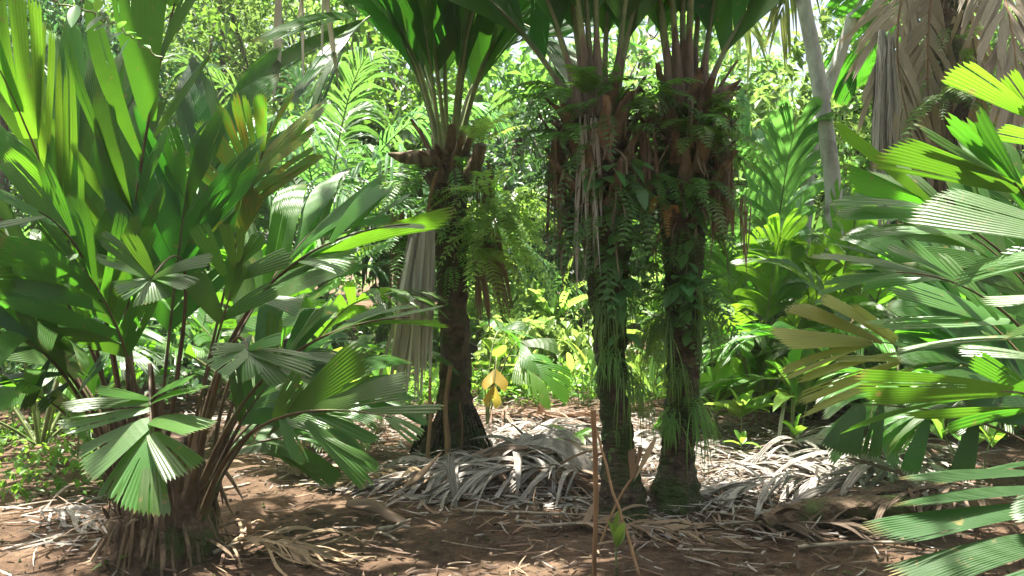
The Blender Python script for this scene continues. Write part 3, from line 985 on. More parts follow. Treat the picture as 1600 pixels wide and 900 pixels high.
# arching straps on the shady side
hero_frond(clump, (200, 770, 4.60), (160, 480, 4.25), (60, 330, 3.80), 'leaf', V3(.1, -.7, .7), -.1, [
    (90, 362, -20, 292, 28, .4), (100, 375, 8, 250, 44, .4), (115, 392, 64, 250, 32, .5), (140, 430, 72, 258, 14, .6), (150, 450, -15, 420, 26, .5), (150, 455, 55, 335, 30, .5), (120, 400, 30, 440, 26, .4), (70, 340, -30, 360, 22, .4)])
hero_frond(clump, (190, 790, 4.50), (110, 600, 4.10), (0, 520, 3.70), 'leaf_dark', V3(.1, -.6, .8), -.1, [
    (60, 560, -30, 470, 30, .3), (80, 575, 30, 480, 28, .4), (95, 590, -20, 600, 28, .3), (50, 552, -30, 555, 26, .3), (110, 600, 60, 640, 26, .2), (120, 615, 165, 560, 30, .0), (100, 590, 70, 490, 30, .2), (70, 570, 40, 640, 24, .2)])
g = np.random.default_rng(5)
for i in range(9):                                     # bare brown leaf stalks of the clump
    a = g.uniform(0.2, 1.2) if i % 3 else g.uniform(1.5, 3.0)
    b0 = clump_at + V3(math.cos(a) * 0.2 + 0.04, g.normal(0, .1), 0.08 + 0.2 * g.random())
    tp = b0 + V3(math.cos(a) * 0.35 + g.normal(0, .06), g.normal(0, .12), 0.55 + 0.5 * g.random())
    mb = MB()
    tube(mb, bez(b0, 0.5 * (b0 + tp) + V3(-0.05 * math.cos(a), 0, 0.05), tp, 8), np.linspace(0.016, 0.007, 8), 6)
    mb.build('leaf_stalk', M['petiole_dark'], clump, smooth=True)

# ------------------------------------------------------------------ the clump reaching in from the side
right_at = on_ground(1725, 4.3)
rclump = thing('clump_palm', 'broad palm clump with glossy pleated leaflets sweeping in, an old olive frond lowest', 'palm', right_at)
trunk_mesh([right_at - UPZ * 0.05, right_at + UPZ * 0.3, right_at + UPZ * 0.6], [0.27, 0.24, 0.12], 8.2, rows=24, rough=0.2).build('stump', M['bark'], rclump, smooth=True)
RIGHT = [   # rear and inner fronds
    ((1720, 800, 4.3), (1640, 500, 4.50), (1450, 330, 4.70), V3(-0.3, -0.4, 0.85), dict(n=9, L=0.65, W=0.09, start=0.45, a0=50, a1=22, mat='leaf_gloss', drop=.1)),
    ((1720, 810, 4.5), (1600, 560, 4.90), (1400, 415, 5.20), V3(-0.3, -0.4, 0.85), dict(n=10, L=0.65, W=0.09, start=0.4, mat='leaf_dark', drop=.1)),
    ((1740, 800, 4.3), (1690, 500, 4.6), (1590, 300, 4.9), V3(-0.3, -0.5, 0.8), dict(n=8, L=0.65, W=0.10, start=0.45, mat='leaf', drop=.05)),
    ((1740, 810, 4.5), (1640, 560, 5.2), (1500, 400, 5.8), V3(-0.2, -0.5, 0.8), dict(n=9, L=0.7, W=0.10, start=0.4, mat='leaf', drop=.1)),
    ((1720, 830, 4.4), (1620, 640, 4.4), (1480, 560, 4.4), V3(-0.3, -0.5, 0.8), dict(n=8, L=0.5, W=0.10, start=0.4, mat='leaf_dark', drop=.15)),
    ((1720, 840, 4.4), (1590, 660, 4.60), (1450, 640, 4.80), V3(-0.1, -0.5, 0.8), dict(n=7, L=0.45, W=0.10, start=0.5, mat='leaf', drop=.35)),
]
for p0, p1, p2, up, k in RIGHT:
    k = dict(k)
    k['mat'] = M[k['mat']]
    k['sharp'] = .25
    k['a0'] = k.get('a0', 50)
    frond(rclump, A(p0), A(p1), A(p2), nrm(up), base_r=0.03, **k)
SHINE, UNDER = V3(-.42, -.56, .71), V3(.1, .75, .65)
hero_frond(rclump, (1735, 800, 4.2), (1690, 500, 3.85), (1585, 285, 3.5), 'leaf', UNDER, .04, [
    (1590, 300, 1388, 236, 66, .0), (1600, 310, 1480, 186, 30, .2), (1610, 320, 1506, 192, 28, .2), (1590, 290, 1440, 204, 26, .1, SHINE), (1620, 340, 1522, 226, 24, .2, SHINE), (1600, 310, 1526, 178, 26, .2, SHINE), (1640, 380, 1560, 250, 34, .2)])
hero_frond(rclump, (1730, 800, 4.3), (1650, 500, 4.05), (1440, 318, 3.9), 'leaf_gloss', SHINE, .18, [
    (1470, 335, 1303, 196, 30, .1, UNDER), (1480, 345, 1325, 276, 42, .0, UNDER), (1460, 330, 1305, 313, 26, .1), (1490, 352, 1308, 336, 34, .1), (1520, 375, 1322, 372, 28, .2), (1500, 358, 1395, 250, 24, .3), (1540, 395, 1400, 330, 26, .3)])
hero_frond(rclump, (1740, 820, 4.0), (1770, 540, 3.5), (1700, 378, 3.15), 'leaf_gloss', SHINE, .32, [
    (1702, 382, 1448, 318, 98, .0), (1708, 392, 1500, 426, 56, .0), (1740, 440, 1560, 400, 50, .0), (1750, 470, 1540, 470, 40, .1), (1755, 480, 1580, 520, 34, .1)])
hero_frond(rclump, (1725, 810, 4.3), (1610, 530, 4.05), (1400, 425, 3.9), 'leaf_gloss', SHINE, .2, [
    (1480, 450, 1362, 412, 24, .1), (1500, 460, 1390, 384, 18, .2), (1530, 478, 1420, 374, 22, .2), (1440, 438, 1272, 398, 24, .2), (1430, 435, 1290, 440, 20, .2), (1420, 432, 1278, 458, 18, .3), (1470, 448, 1350, 448, 18, .1),
    (1600, 522, 1385, 442, 56, .1), (1580, 510, 1362, 508, 44, .0), (1620, 535, 1480, 430, 30, .2), (1560, 500, 1470, 400, 24, .2), (1640, 560, 1500, 548, 30, .1), (1600, 530, 1400, 548, 26, .2)])
hero_frond(rclump, (1710, 830, 4.55), (1560, 605, 4.5), (1345, 535, 4.45), 'leaf_olive', V3(-.3, -.75, .6), -.05, [
    (1380, 545, 1236, 478, 32, .1), (1400, 550, 1285, 464, 30, .1), (1365, 540, 1212, 528, 46, .0), (1360, 540, 1222, 585, 28, .2), (1400, 552, 1250, 592, 18, .2), (1420, 560, 1248, 624, 24, .1), (1440, 565, 1300, 560, 20, .2), (1450, 568, 1260, 645, 18, .3), (1430, 560, 1330, 480, 26, .2)], pmat='petiole')
hero_frond(rclump, (1730, 840, 4.1), (1670, 670, 3.7), (1565, 612, 3.4), 'leaf', V3(.1, .8, .55), .0, [
    (1582, 612, 1345, 606, 78, .0), (1640, 645, 1418, 648, 28, .1), (1620, 640, 1480, 668, 24, .2), (1600, 625, 1318, 672, 12, .3), (1640, 650, 1520, 560, 40, .1)])
hero_frond(rclump, (1720, 850, 4.4), (1600, 690, 4.4), (1345, 632, 4.4), 'leaf_dark', V3(-.5, -.8, .35), -.05, [
    (1350, 634, 1312, 708, 62, .0), (1380, 640, 1360, 715, 34, .1), (1450, 655, 1420, 740, 34, .2), (1520, 670, 1500, 750, 40, .2)])
hero_frond(rclump, (1740, 800, 4.2), (1740, 430, 3.8), (1600, 172, 3.5), 'leaf_bright', UNDER, .03, [
    (1605, 178, 1490, 108, 52, .0), (1625, 200, 1570, 120, 40, .0), (1650, 230, 1560, 205, 34, .1), (1670, 250, 1590, 290, 40, .1)])
# the lowest frond of the clump, close to the lens
lowf = frond(rclump, A((1735, 830, 4.0)), A((1745, 700, 3.3)), A((1690, 900, 2.75)), nrm(V3(-0.3, -0.5, 0.85)), n=2, L=0.3, W=0.1, start=0.8, mat=M['leaf_dark'], base_r=0.03)
for b, t_, W, kw in [((1712, 600 + 145, 3.15), (1425, 752, 3.05), 0.055, {}), ((1722, 765, 3.10), (1420, 790, 3.0), 0.075, {}), ((1728, 790, 3.05), (1378, 835, 2.95), 0.14, dict(ribs=9)),
                     ((1725, 830, 2.95), (1420, 905, 2.85), 0.16, dict(ribs=10)), ((1715, 870, 2.85), (1520, 960, 2.75), 0.15, {}), ((1708, 715, 3.2), (1480, 752, 3.1), 0.05, {})]:
    kk = dict(ribs=6, bow=0.04, pleat=0.24)
    kk.update(kw)
    hero(lowf, A(b), A(t_), W, V3(-0.1, -0.45, 0.9), M['leaf_shade'], **kk)

# ------------------------------------------------------------------ the palm with the grey dead frond
mid_at = on_ground(706, 7.4)
mpalm = thing('trunk_palm', 'stout dark-trunked palm with a grey dead frond hanging against its stem', 'palm', mid_at)
top_m = at(702, 238, 7.4)
mp = [mid_at - UPZ * 0.08, mid_at + UPZ * 0.1, mid_at + V3(0.02, 0, 0.3), at(712, 560, 7.4), at(706, 430, 7.4), at(702, 330, 7.4), top_m]
trunk_mesh(mp, [0.33, 0.24, 0.14, 0.115, 0.12, 0.14, 0.15], 12.0, rows=90, rough=0.25, ring=0.05, freq=8).build('trunk', M['bark'], mpalm, smooth=True)
mb = MB()
g = np.random.default_rng(31)
for i in range(60):                                     # thin roots at the foot
    a = g.random() * 6.28
    s = mid_at + V3(math.cos(a) * 0.16, math.sin(a) * 0.16, 0.2 + 0.25 * g.random())
    e = mid_at + V3(math.cos(a) * (0.3 + .08 * g.random()), math.sin(a) * (0.3 + .08 * g.random()), -0.03)
    tube(mb, bez(s, 0.5 * (s + e) + V3(0, 0, 0.03), e, 6), np.full(6, 0.010), 5, cap=False)
o = mb.build('root_mat', M['bark_ring'], mpalm, smooth=True)
o['kind'] = 'stuff'


def shaggy(parent, C, top_z, r, n_base, seed, span=0.55, mat2='sheath', nf=150):
    g = np.random.default_rng(seed)
    for i in range(n_base):
        a = i * 2.4 + g.normal(0, .2)
        o_ = V3(math.cos(a), math.sin(a), 0)
        z = top_z - span * i / n_base
        leaf_base(parent, V3(C[0], C[1], z) + o_ * r * 0.85, o_ * (0.55 + 0.5 * g.random()) + UPZ * g.uniform(0.2, 0.9), 0.18 + 0.16 * g.random(), 0.13, M['fibre'] if g.random() < 0.65 else M[mat2], bend=0.2 * g.random())
    mb = MB()
    n = nf
    a = g.random(n) * 6.28
    z = top_z - span * 1.25 * g.random(n) + 0.05
    st = np.stack([C[0] + np.cos(a) * r, C[1] + np.sin(a) * r, z], -1)
    ds = np.stack([np.cos(a), np.sin(a), g.normal(0.1, .5, n)], -1)
    ribbons(mb, st, ds, 0.08 + 0.3 * g.random(n) ** 1.5, 0.005 + 0.012 * g.random(n), 0.3 + 0.9 * g.random(n), wob=.1)
    o = mb.build('dry_fibre', M['fibre'], parent)
    o['kind'] = 'stuff'


shaggy(mpalm, top_m, top_m[2], 0.15, 22, 4, span=0.42, nf=120)
MID = [  # tip pixel, mid pixel, depth of tip, up
    ((692, -10, 7.3), (700, -330, 7.2), V3(0.2, -1, 0.1), 0.30), ((655, -10, 7.2), (610, -270, 6.9), V3(0.3, -0.9, 0.3), 0.28), ((740, 0, 7.2), (800, -280, 6.9), V3(-0.3, -0.9, 0.3), 0.28),
    ((610, 30, 7.3), (470, -120, 7.0), V3(0.2, -0.7, 0.7), 0.26), ((775, 60, 7.3), (900, -110, 7.0), V3(-0.2, -0.7, 0.7), 0.26), ((625, 20, 7.6), (520, -150, 7.8), V3(0.1, -0.7, 0.7), 0.25),
    ((690, 0, 7.7), (660, -260, 8.1), V3(0.1, -0.9, 0.4), 0.30), ((740, 20, 7.8), (790, -200, 8.4), V3(-0.1, -0.9, 0.4), 0.28), ((640, 40, 7.9), (540, -140, 8.5), V3(0.2, -0.8, 0.5), 0.27),
    ((770, 90, 7.9), (900, 60, 8.4), V3(-0.1, -0.6, 0.8), 0.25), ((670, 20, 6.9), (640, -150, 6.0), V3(0.0, -0.5, 0.85), 0.27), ((735, 30, 6.9), (800, -60, 6.2), V3(0.0, -0.5, 0.85), 0.26), ((785, 50, 7.2), (868, 95, 6.9), V3(-.1, -.6, .8), 0.24), ((620, 40, 7.2), (540, 70, 6.9), V3(.1, -.6, .8), 0.24),
]
g = np.random.default_rng(8)
for i, (m1, p2, up, W) in enumerate(MID):
    az = math.atan2(A(p2)[1] - top_m[1], A(p2)[0] - top_m[0])
    P0 = top_m + V3(math.cos(az) * 0.08, math.sin(az) * 0.08, -0.05)
    frond(mpalm, P0, A(m1), A(p2), nrm(up), n=7, L=1.2, W=W * 0.6, start=0.27, a0=24, a1=10, gap=.2, dih=22, sharp=.35, ribs=8, rows=6, mat=M['leaf_dark'], pmat=M['petiole'],
          r0=0.026, r1=0.006, base_r=0.055, drop=0.05, split=0.2)
# grey dead frond hanging on the stem
df = MB()
tube(df, bez(at(690, 270, 7.25), at(668, 330, 7.1), at(640, 560, 7.1), 10), np.linspace(0.02, 0.008, 10), 6)
dfo = df.build('dead_frond', M['stake'], mpalm, smooth=True)
g = np.random.default_rng(17)
mb = MB()
n = 64
fx = g.random(n)
st = [at(672 - 30 * f + g.normal(0, 4), 340 + 60 * f * g.random(), 6.95 + 0.1 * g.random()) for f in fx]
ds = [at(668 - 75 * f + g.normal(0, 5), 600, 6.9 + 0.15 * g.random()) - s for f, s in zip(fx, st)]
ribbons(mb, st, ds, 0.8 + 0.65 * g.random(n), 0.03 + 0.03 * g.random(n), np.full(n, 0.05), rows=9, wob=0.012, fold=0.35)
o = mb.build('leaflets', M['dead_pale'], dfo)
o['kind'] = 'stuff'
# brown dead leaflets hanging on its other side
mb = MB()
n = 34
fx = g.random(n)
st = [at(735 + 40 * f, 340 + 30 * g.random(), 7.25 + 0.2 * g.random()) for f in fx]
ds = [V3(0.25 * f + .05, g.normal(0, .1), -1) for f in fx]
ribbons(mb, st, ds, 0.35 + 0.45 * g.random(n), 0.02 + 0.025 * g.random(n), np.full(n, 0.2), rows=7, wob=0.03)
o = mb.build('dead_leaflets', M['dead_brown'], mpalm)
o['kind'] = 'stuff'

# ------------------------------------------------------------------ the twin palms
def twin(label, base_px, d, pts, radii, crown_px, seed, fr):
    P = on_ground(base_px, d)
    t = thing('trunk_palm', label, 'palm', P, None)
    pp = [P - UPZ * 0.06, P + UPZ * 0.04] + [at(x, y, d) for x, y in pts]
    trunk_mesh(pp, radii, seed, rows=120, rough=0.24, ring=0.08, ring_step=0.055, freq=9).build('trunk', M['bark_ring'], t, smooth=True)
    C = pp[-1]
    shaggy(t, C, C[2] + 0.05, 0.21, 36, int(seed * 7) + 1, span=0.72, nf=320)
    for (mx, my, md), (tx, ty, td), up, W in fr:
        az = math.atan2(at(tx, ty, td)[1] - C[1], at(tx, ty, td)[0] - C[0])
        P0 = C + V3(math.cos(az) * 0.1, math.sin(az) * 0.1, -0.02)
        P1 = at(mx, my, md)
        f_ = frond(t, P0, P1, at(tx, ty, td), nrm(up), n=9, L=0.95, W=W * 1.1, start=0.20, a0=32, a1=15, dih=14, ribs=7, rows=6, mat=M['leaf_dark'], pmat=M['petiole'], r0=0.028, r1=0.006, base_r=0.05, drop=0.06)
        # red brown sheath at the foot of the petiole
        mb = MB()
        q = bez(P0, P1, at(tx, ty, td), 26)[:5]
        tube(mb, q, [0.075, 0.068, 0.055, 0.042, 0.02], 8, flat=0.6, jitter=0.12)
        mb.build('leaf_sheath', M['sheath'], f_, smooth=True)
    return t, C


tw1, c1 = twin('thinner of the twin palms, pale fibres hanging down its stem', 975, 5.6, [(968, 700), (955, 600), (951, 480), (948, 350), (935, 190)], [0.19, 0.145, 0.095, 0.092, 0.108, 0.15, 0.19], (935, 190), 2.3, [
    ((790, -120, 5.5), (560, -330, 5.2), V3(0.3, -0.8, 0.5), .16), ((905, -190, 5.4), (880, -600, 5.0), V3(0, -1, .2), .16), ((1010, -170, 5.5), (1120, -500, 5.2), V3(-.2, -.9, .3), .16),
    ((750, -10, 5.8), (560, -80, 6.2), V3(.3, -.6, .7), .15), ((860, -170, 5.9), (760, -520, 6.4), V3(.2, -.9, .4), .16), ((960, -160, 6.0), (990, -520, 6.6), V3(0, -.9, .4), .16),
    ((870, -200, 5.2), (800, -480, 4.4), V3(0, -.4, .9), .16), ((1040, -110, 5.8), (1200, -330, 6.2), V3(-.2, -.7, .7), .16), ((930, -230, 5.3), (950, -560, 4.6), V3(0, -.6, .8), .15)])
tw2, c2 = twin('thicker of the twin palms, flared at the foot and hung with ferns', 1055, 5.75, [(1058, 720), (1068, 600), (1068, 450), (1066, 300), (1070, 175)], [0.225, 0.16, 0.105, 0.10, 0.112, 0.155, 0.18], (1070, 180), 5.9, [
    ((1065, -200, 5.6), (1060, -620, 5.3), V3(0, -1, .2), .17), ((1150, -110, 5.7), (1290, -330, 5.5), V3(-.3, -.8, .4), .18), ((1000, -170, 5.6), (900, -480, 5.3), V3(.2, -.9, .4), .16),
    ((1200, -20, 5.9), (1360, -110, 6.1), V3(-.2, -.6, .8), .17), ((1110, -180, 6.0), (1150, -520, 6.6), V3(-.1, -.9, .4), .17), ((990, -130, 6.0), (860, -400, 6.5), V3(.2, -.9, .4), .17),
    ((1090, -200, 5.3), (1120, -480, 4.5), V3(0, -.4, .9), .17), ((1030, -210, 5.4), (990, -500, 4.7), V3(0, -.5, .8), .16)])


def fibres(parent, px, py, d, n, w, l0, l1, mat, seed, name='hanging_fibre', width=0.012):
    g = np.random.default_rng(seed)
    mb = MB()
    st = [at(px + g.uniform(-w, w), py + g.uniform(-15, 15), d + g.uniform(-.05, .05)) for _ in range(n)]
    ds = [V3(g.normal(0, .05), g.normal(0, .05), -1) for _ in range(n)]
    ribbons(mb, st, ds, g.uniform(l0, l1, n), width * (0.5 + g.random(n)), np.zeros(n), rows=10, wob=0.015)
    o = mb.build(name, mat, parent)
    o['kind'] = 'stuff'


fibres(tw1, 918, 190, 5.36, 24, 14, 0.4, 1.15, M['dead_pale'], 3, width=0.02)
fibres(tw1, 945, 185, 5.38, 18, 12, 0.10, 0.2, M['dead_tan'], 4)
fibres(tw1, 868, 215, 5.5, 16, 8, 0.35, 0.8, M['fibre'], 5, width=0.02)
fibres(tw2, 1130, 250, 5.55, 22, 12, 0.3, 0.55, M['dead_brown'], 6, width=0.035)
fibres(tw2, 1165, 310, 5.6, 10, 10, 0.15, 0.5, M['dead_brown'], 7, width=0.02)
fibres(tw2, 1010, 210, 5.5, 16, 12, 0.2, 0.6, M['dead_brown'], 8, width=0.02)
fibres(mpalm, 755, 265, 7.15, 40, 16, 0.15, 0.4, M['fibre'], 9, width=0.014)
fibres(mpalm, 625, 340, 7.3, 30, 18, 0.3, 0.75, M['dead_brown'], 10, width=0.03)
for p, q, th in ((tw2, ((1095, 165, 5.6), (1125, 150, 5.55), (1157, 125, 5.5)), (0.075, 0.05, 0.006)), (mpalm, ((668, 252, 7.25), (640, 248, 7.2), (606, 240, 7.15)), (0.10, 0.07, 0.008)), (mpalm, ((735, 275, 7.25), (745, 250, 7.2), (752, 226, 7.15)), (0.07, 0.06, 0.045))):
    mb = MB()
    tube(mb, bez(A(q[0]), A(q[1]), A(q[2]), 9), np.interp(np.linspace(0, 1, 9), [0, .5, 1], th), 9, jitter=0.25)
    mb.build('old_leaf_foot', M['fibre'], p, smooth=True)

# ------------------------------------------------------------------ ferns, ribbon ferns and vines on the trunks
FERN = [
    ('long fern arching from the thicker twin palm just under its crown', (1085, 215, 5.55), V3(0.3, -1, 0.2), 7, 0.50, 'fern', 1.0, 0.7),
    ('pale drooping fern on the bare side of the thicker twin palm', (1090, 300, 5.52), V3(0.5, -1, 0), 6, 0.36, 'fern', 0.9, 0.9),
    ('fern tucked between the crowns of the twin palms', (1005, 170, 5.55), V3(-0.1, -1, 0.3), 7, 0.42, 'fern', 1.1, 0.6),
    ('fern spreading from the crown of the thinner twin palm towards the gap', (880, 150, 5.5), V3(-0.9, -0.6, 0.2), 7, 0.50, 'fern', 0.9, 0.7),
    ('fern sprouting over the leaf feet of the thinner twin palm', (930, 150, 5.4), V3(0.0, -1, 0.4), 7, 0.40, 'fern', 1.1, 0.6),
    ('hanging fern half way up between the twin stems', (1012, 290, 5.6), V3(0.2, -1, -0.1), 7, 0.42, 'fern', 1.0, 0.9),
    ('small fern low on the thicker twin palm beside the ribbon ferns', (1098, 440, 5.6), V3(0.6, -0.8, 0), 6, 0.28, 'fern', 0.9, 0.8),
    ('small fern half way up the thinner twin palm', (985, 370, 5.45), V3(0.4, -1, 0.1), 6, 0.26, 'fern', 0.9, 0.7),
    ('orange brown withered fern hanging on the thicker twin palm', (1040, 330, 5.5), V3(-0.1, -1, -0.4), 3, 0.25, 'fern_dead', 0.5, 1.0),
    ('fern fringe under the crown of the thinner twin palm', (885, 220, 5.5), V3(-0.8, -0.7, 0.0), 7, 0.40, 'fern', 1.0, 0.9),
    ('big yellow green fern bush hanging off the grey frond palm', (765, 330, 7.2), V3(0.8, -0.6, 0.1), 9, 0.55, 'fern_yellow', 1.0, 0.85),
    ('lower yellow green fern drooping beside the dark stem', (755, 395, 7.2), V3(0.8, -0.6, -0.1), 7, 0.5, 'fern_yellow', 1.0, 0.9),
    ('fern standing on the crown edge of the grey frond palm', (748, 225, 7.2), V3(0.6, -0.8, 0.7), 5, 0.42, 'fern_yellow', 0.8, 0.4),
    ('fern behind the grey dead frond', (650, 300, 7.3), V3(-0.8, -0.6, 0.2), 9, 0.65, 'fern', 1.0, 0.8),
    ('low fern showing below the green frond tips by the grey dead frond', (640, 380, 7.35), V3(-0.9, -0.5, 0.0), 9, 0.60, 'fern', 1.0, 0.8),
]
for i, (lb, p, out, n, L, mt, sp, dr) in enumerate(FERN):
    fern(lb, A(p), out, n, L, M[mt], 100 + i, sp, dr)



def fern_mass(label, px, d, y0, y1, rad, n, mat, seed, L=.24):
    """small ferns and moss grown into one tangle round a palm head"""
    g = np.random.default_rng(seed)
    tmp = MB()
    for i in range(n):
        a = g.random() * 6.283
        y = g.uniform(y0, y1)
        c = at(px, y, d)
        r_ = rad * (1.15 - 0.5 * (y - y0) / (y1 - y0))
        P = c + V3(math.cos(a) * r_ * .8, math.sin(a) * r_ * .8, 0)
        D = nrm(V3(math.cos(a), math.sin(a), g.normal(.25, .45)))
        l_ = L * g.uniform(.5, 1.3)
        v = np.linspace(0, 1, 9)[:, None]
        C = P + D * (l_ * v) - UPZ * (g.uniform(.3, 1.0) * l_ * v ** 2)
        T = np.gradient(C, axis=0)
        sd = nrm(np.cross(D, UPZ + V3(*g.normal(0, .3, 3))))
        pr = 13
        f = np.linspace(.08, .98, pr)
        cc = np.stack([np.interp(f, np.linspace(0, 1, 9), C[:, k]) for k in range(3)], -1)
        tt = np.stack([np.interp(f, np.linspace(0, 1, 9), T[:, k]) for k in range(3)], -1)
        tt /= np.linalg.norm(tt, axis=1)[:, None]
        ln = (l_ * .2 * np.sin(math.pi * np.clip(f * .85 + .12, 0, 1)) ** .7 + .004)[:, None]
        w = l_ / pr * .45
        for s_ in (-1, 1):
            dd = sd * s_ + tt * .35 + g.normal(0, .12, (pr, 3))
            Pn = np.stack([cc - tt * w * .6, cc + dd * ln * .4 - tt * w, cc + dd * ln - UPZ * ln * .15, cc + dd * ln * .4 + tt * w], 1)
            i0 = np.arange(pr)[:, None] * 4
            tmp.add(Pn.reshape(-1, 3), i0 + np.array([[0, 1, 2, 3]]))
    o = tmp.build('fern_growth', mat, loc=at(px, y1, d))
    tag(o, label, 'fern growth', kind='stuff')


fern_mass('tangle of small ferns over the head of the thinner twin palm', 935, 5.6, 130, 440, .27, 190, M['fern_dark'], 1, .30)
fern_mass('tangle of small ferns over the head of the thicker twin palm', 1068, 5.75, 150, 520, .24, 230, M['fern_dark'], 2, .28)
fern_mass('small ferns and moss grown over the head of the grey frond palm', 705, 7.4, 260, 420, .22, 90, M['fern'], 3, .3)
fern_mass('fluffy mass of yellow green ferns on the side of the grey frond palm', 772, 7.3, 290, 400, .26, 130, M['fern_yellow'], 7, .36)
fern_mass('moss tufts dotted down the bare thinner twin stem', 955, 5.6, 380, 720, .13, 110, M['fern'], 4, .07)
fern_mass('moss tufts dotted down the bare thicker twin stem', 1067, 5.75, 400, 720, .14, 120, M['fern'], 5, .07)
fern_mass('ferns clothing the tall shaggy palm', 1486, 8.6, 40, 330, .28, 90, M['fern'], 6, .4)
RIB = [
    ('ribbon fern tuft below the pale fibres of the thinner palm', (938, 475, 5.44), V3(-0.3, -1, 0), 0.30), ('ribbon fern tuft in the middle of the thinner twin palm', (950, 555, 5.46), V3(-0.2, -1, 0), 0.26),
    ('long ribbon fern on the gap side of the thinner palm', (985, 590, 5.5), V3(0.9, -0.7, 0), 0.45), ('short ribbon fern near the top of the bare thinner stem', (985, 465, 5.5), V3(0.9, -0.6, 0), 0.22),
    ('long ribbon fern hanging in the gap off the thicker palm', (1035, 500, 5.6), V3(-0.9, -0.6, 0), 0.55), ('bushy ribbon fern on the outer side of the thicker palm', (1100, 470, 5.6), V3(0.9, -0.6, 0), 0.42),
    ('ribbon fern in the middle of the thicker twin palm', (1063, 580, 5.6), V3(0.0, -1, 0), 0.24), ('lowest ribbon fern on the outer side of the thicker palm', (1092, 640, 5.62), V3(0.9, -0.6, 0), 0.40),
    ('lowest ribbon fern facing the gap on the thicker palm', (1045, 650, 5.62), V3(-0.7, -0.8, 0), 0.22),
]
for i, (lb, p, out, L) in enumerate(RIB):
    g = np.random.default_rng(200 + i)
    P = A(p)
    n = 60
    mb = MB()
    out = nrm(out)
    sd = nrm(np.cross(out, UPZ))
    st = [P + sd * g.normal(0, .035) + UPZ * g.normal(0, .04) - out * 0.04 for _ in range(n)]
    ds = [out * g.uniform(0.2, 1.0) + sd * g.normal(0, .55) + UPZ * g.uniform(-0.1, 0.9) for _ in range(n)]
    ribbons(mb, st, ds, L * g.uniform(0.6, 1.15, n), np.full(n, 0.007), g.uniform(0.85, 1.25, n), rows=7, wob=0.02, fold=0.1)
    o = mb.build('ribbon_fern', M['ribbon'], loc=P)
    tag(o, lb, 'fern', 'ribbon ferns hanging on the twin palms')


def vine(label, path, seed, nleaf, size, mat):
    g = np.random.default_rng(seed)
    P = np.array([A(p) for p in path])
    s = np.linspace(0, 1, len(P))
    t = np.linspace(0, 1, 30)
    C = np.stack([np.interp(t, s, P[:, k]) for k in range(3)], -1) + g.normal(0, .008, (30, 3))
    th = thing('climbing_vine', label, 'vine', C[0])
    mb = MB()
    tube(mb, C, np.full(30, 0.004), 5)
    mb.build('stem', M['petiole'], th, smooth=True)
    for i in range(nleaf):
        c = C[int(g.random() * 29)]
        D = V3(g.normal(0, .8), -0.6 - g.random() * .5, g.normal(-0.1, .5))
        blade_leaf(th, c, D, size * g.uniform(0.7, 1.2), size * 0.55, mat, 0.35, rows=7, stem=0.22, fold=0.12)


vine('leafy vine climbing between the twin palms with heart shaped leaves', [(975, 520, 5.5), (968, 420, 5.45), (960, 330, 5.42), (930, 262, 5.35), (985, 250, 5.38), (1000, 300, 5.4)], 1, 40, 0.14, M['vine'])
vine('vine with small leaves on the thicker twin palm', [(1075, 520, 5.58), (1070, 430, 5.56), (1085, 330, 5.55), (1065, 300, 5.55)], 2, 40, 0.11, M['vine'])
vine('vine trailing in the dark gap between the twin stems', [(1000, 470, 5.75), (1010, 380, 5.7), (1000, 300, 5.65)], 3, 30, 0.10, M['vine'])
vine('pale broad leaves clinging below the thicker palm fern', [(1070, 500, 5.58), (1055, 460, 5.56), (1085, 420, 5.55)], 4, 14, 0.17, M['vine'])
vine('pale vine sprig hanging across the tall clump frond', [(55, -10, 3.2), (120, 10, 3.2), (160, 25, 3.2), (200, 55, 3.2), (255, 88, 3.2)], 5, 0, 0.1, M['herb'])
sprig = [o for o in bpy.data.objects if o.name.startswith('climbing_vine')][-1]
for (x, y, dx, dy, L) in [(160, 25, -20, 14, .09), (175, 38, -22, 4, .08), (185, 45, 12, -18, .07), (193, 50, -25, 10, .07), (205, 58, -20, 28, .09), (210, 62, 16, -8, .06), (198, 52, 22, -6, .06), (120, 8, -6, 20, .11), (150, 18, 6, -22, .08), (225, 70, 15, 4, .05)]:
    blade_leaf(sprig, at(x, y, 3.2), nrm(at(x + dx, y + dy, 3.15) - at(x, y, 3.2)), L, L * 0.42, M['vine'], 0.15, rows=6, stem=0.05, fold=0.1)

# ------------------------------------------------------------------ fallen fronds and litter on the ground
def dead(label, p0, p1, p2, L, W, mat, n=16, lift=0.1, seed=0, start=0.15, sharp=0.5, ribs=2, a0=50, a1=15, dih=-8, rough=0.8, r0=0.014, gap=.05, drop=.3):
    """p = (pixel x, metres ahead, height above ground)"""
    n, W = int(n * 2.3), W * 0.55
    q = [on_ground(x, d) + UPZ * h * 0.7 for x, d, h in (p0, p1, p2)]
    t = thing('fallen_frond', label, 'palm frond', on_ground(p1[0], p1[1]), 'dry fronds lying on the soil')
    frond(t, q[0], q[1], q[2], nrm(V3(rng.normal(0, .12), rng.normal(-.1, .12), 1)), n=n, L=L, W=W, start=start, a0=a0, a1=a1, dih=dih, mat=M[mat], pmat=M['twig'] if mat != 'dead_brown' else M['stake'],
          joined=True, ribs=ribs, rows=6, r0=r0, r1=0.004, drop=drop, bow=0.06, sharp=sharp, floor=0.006, rough=rough, split=0.3, name='rachis', pleat=0.6, gap=gap)
    return t


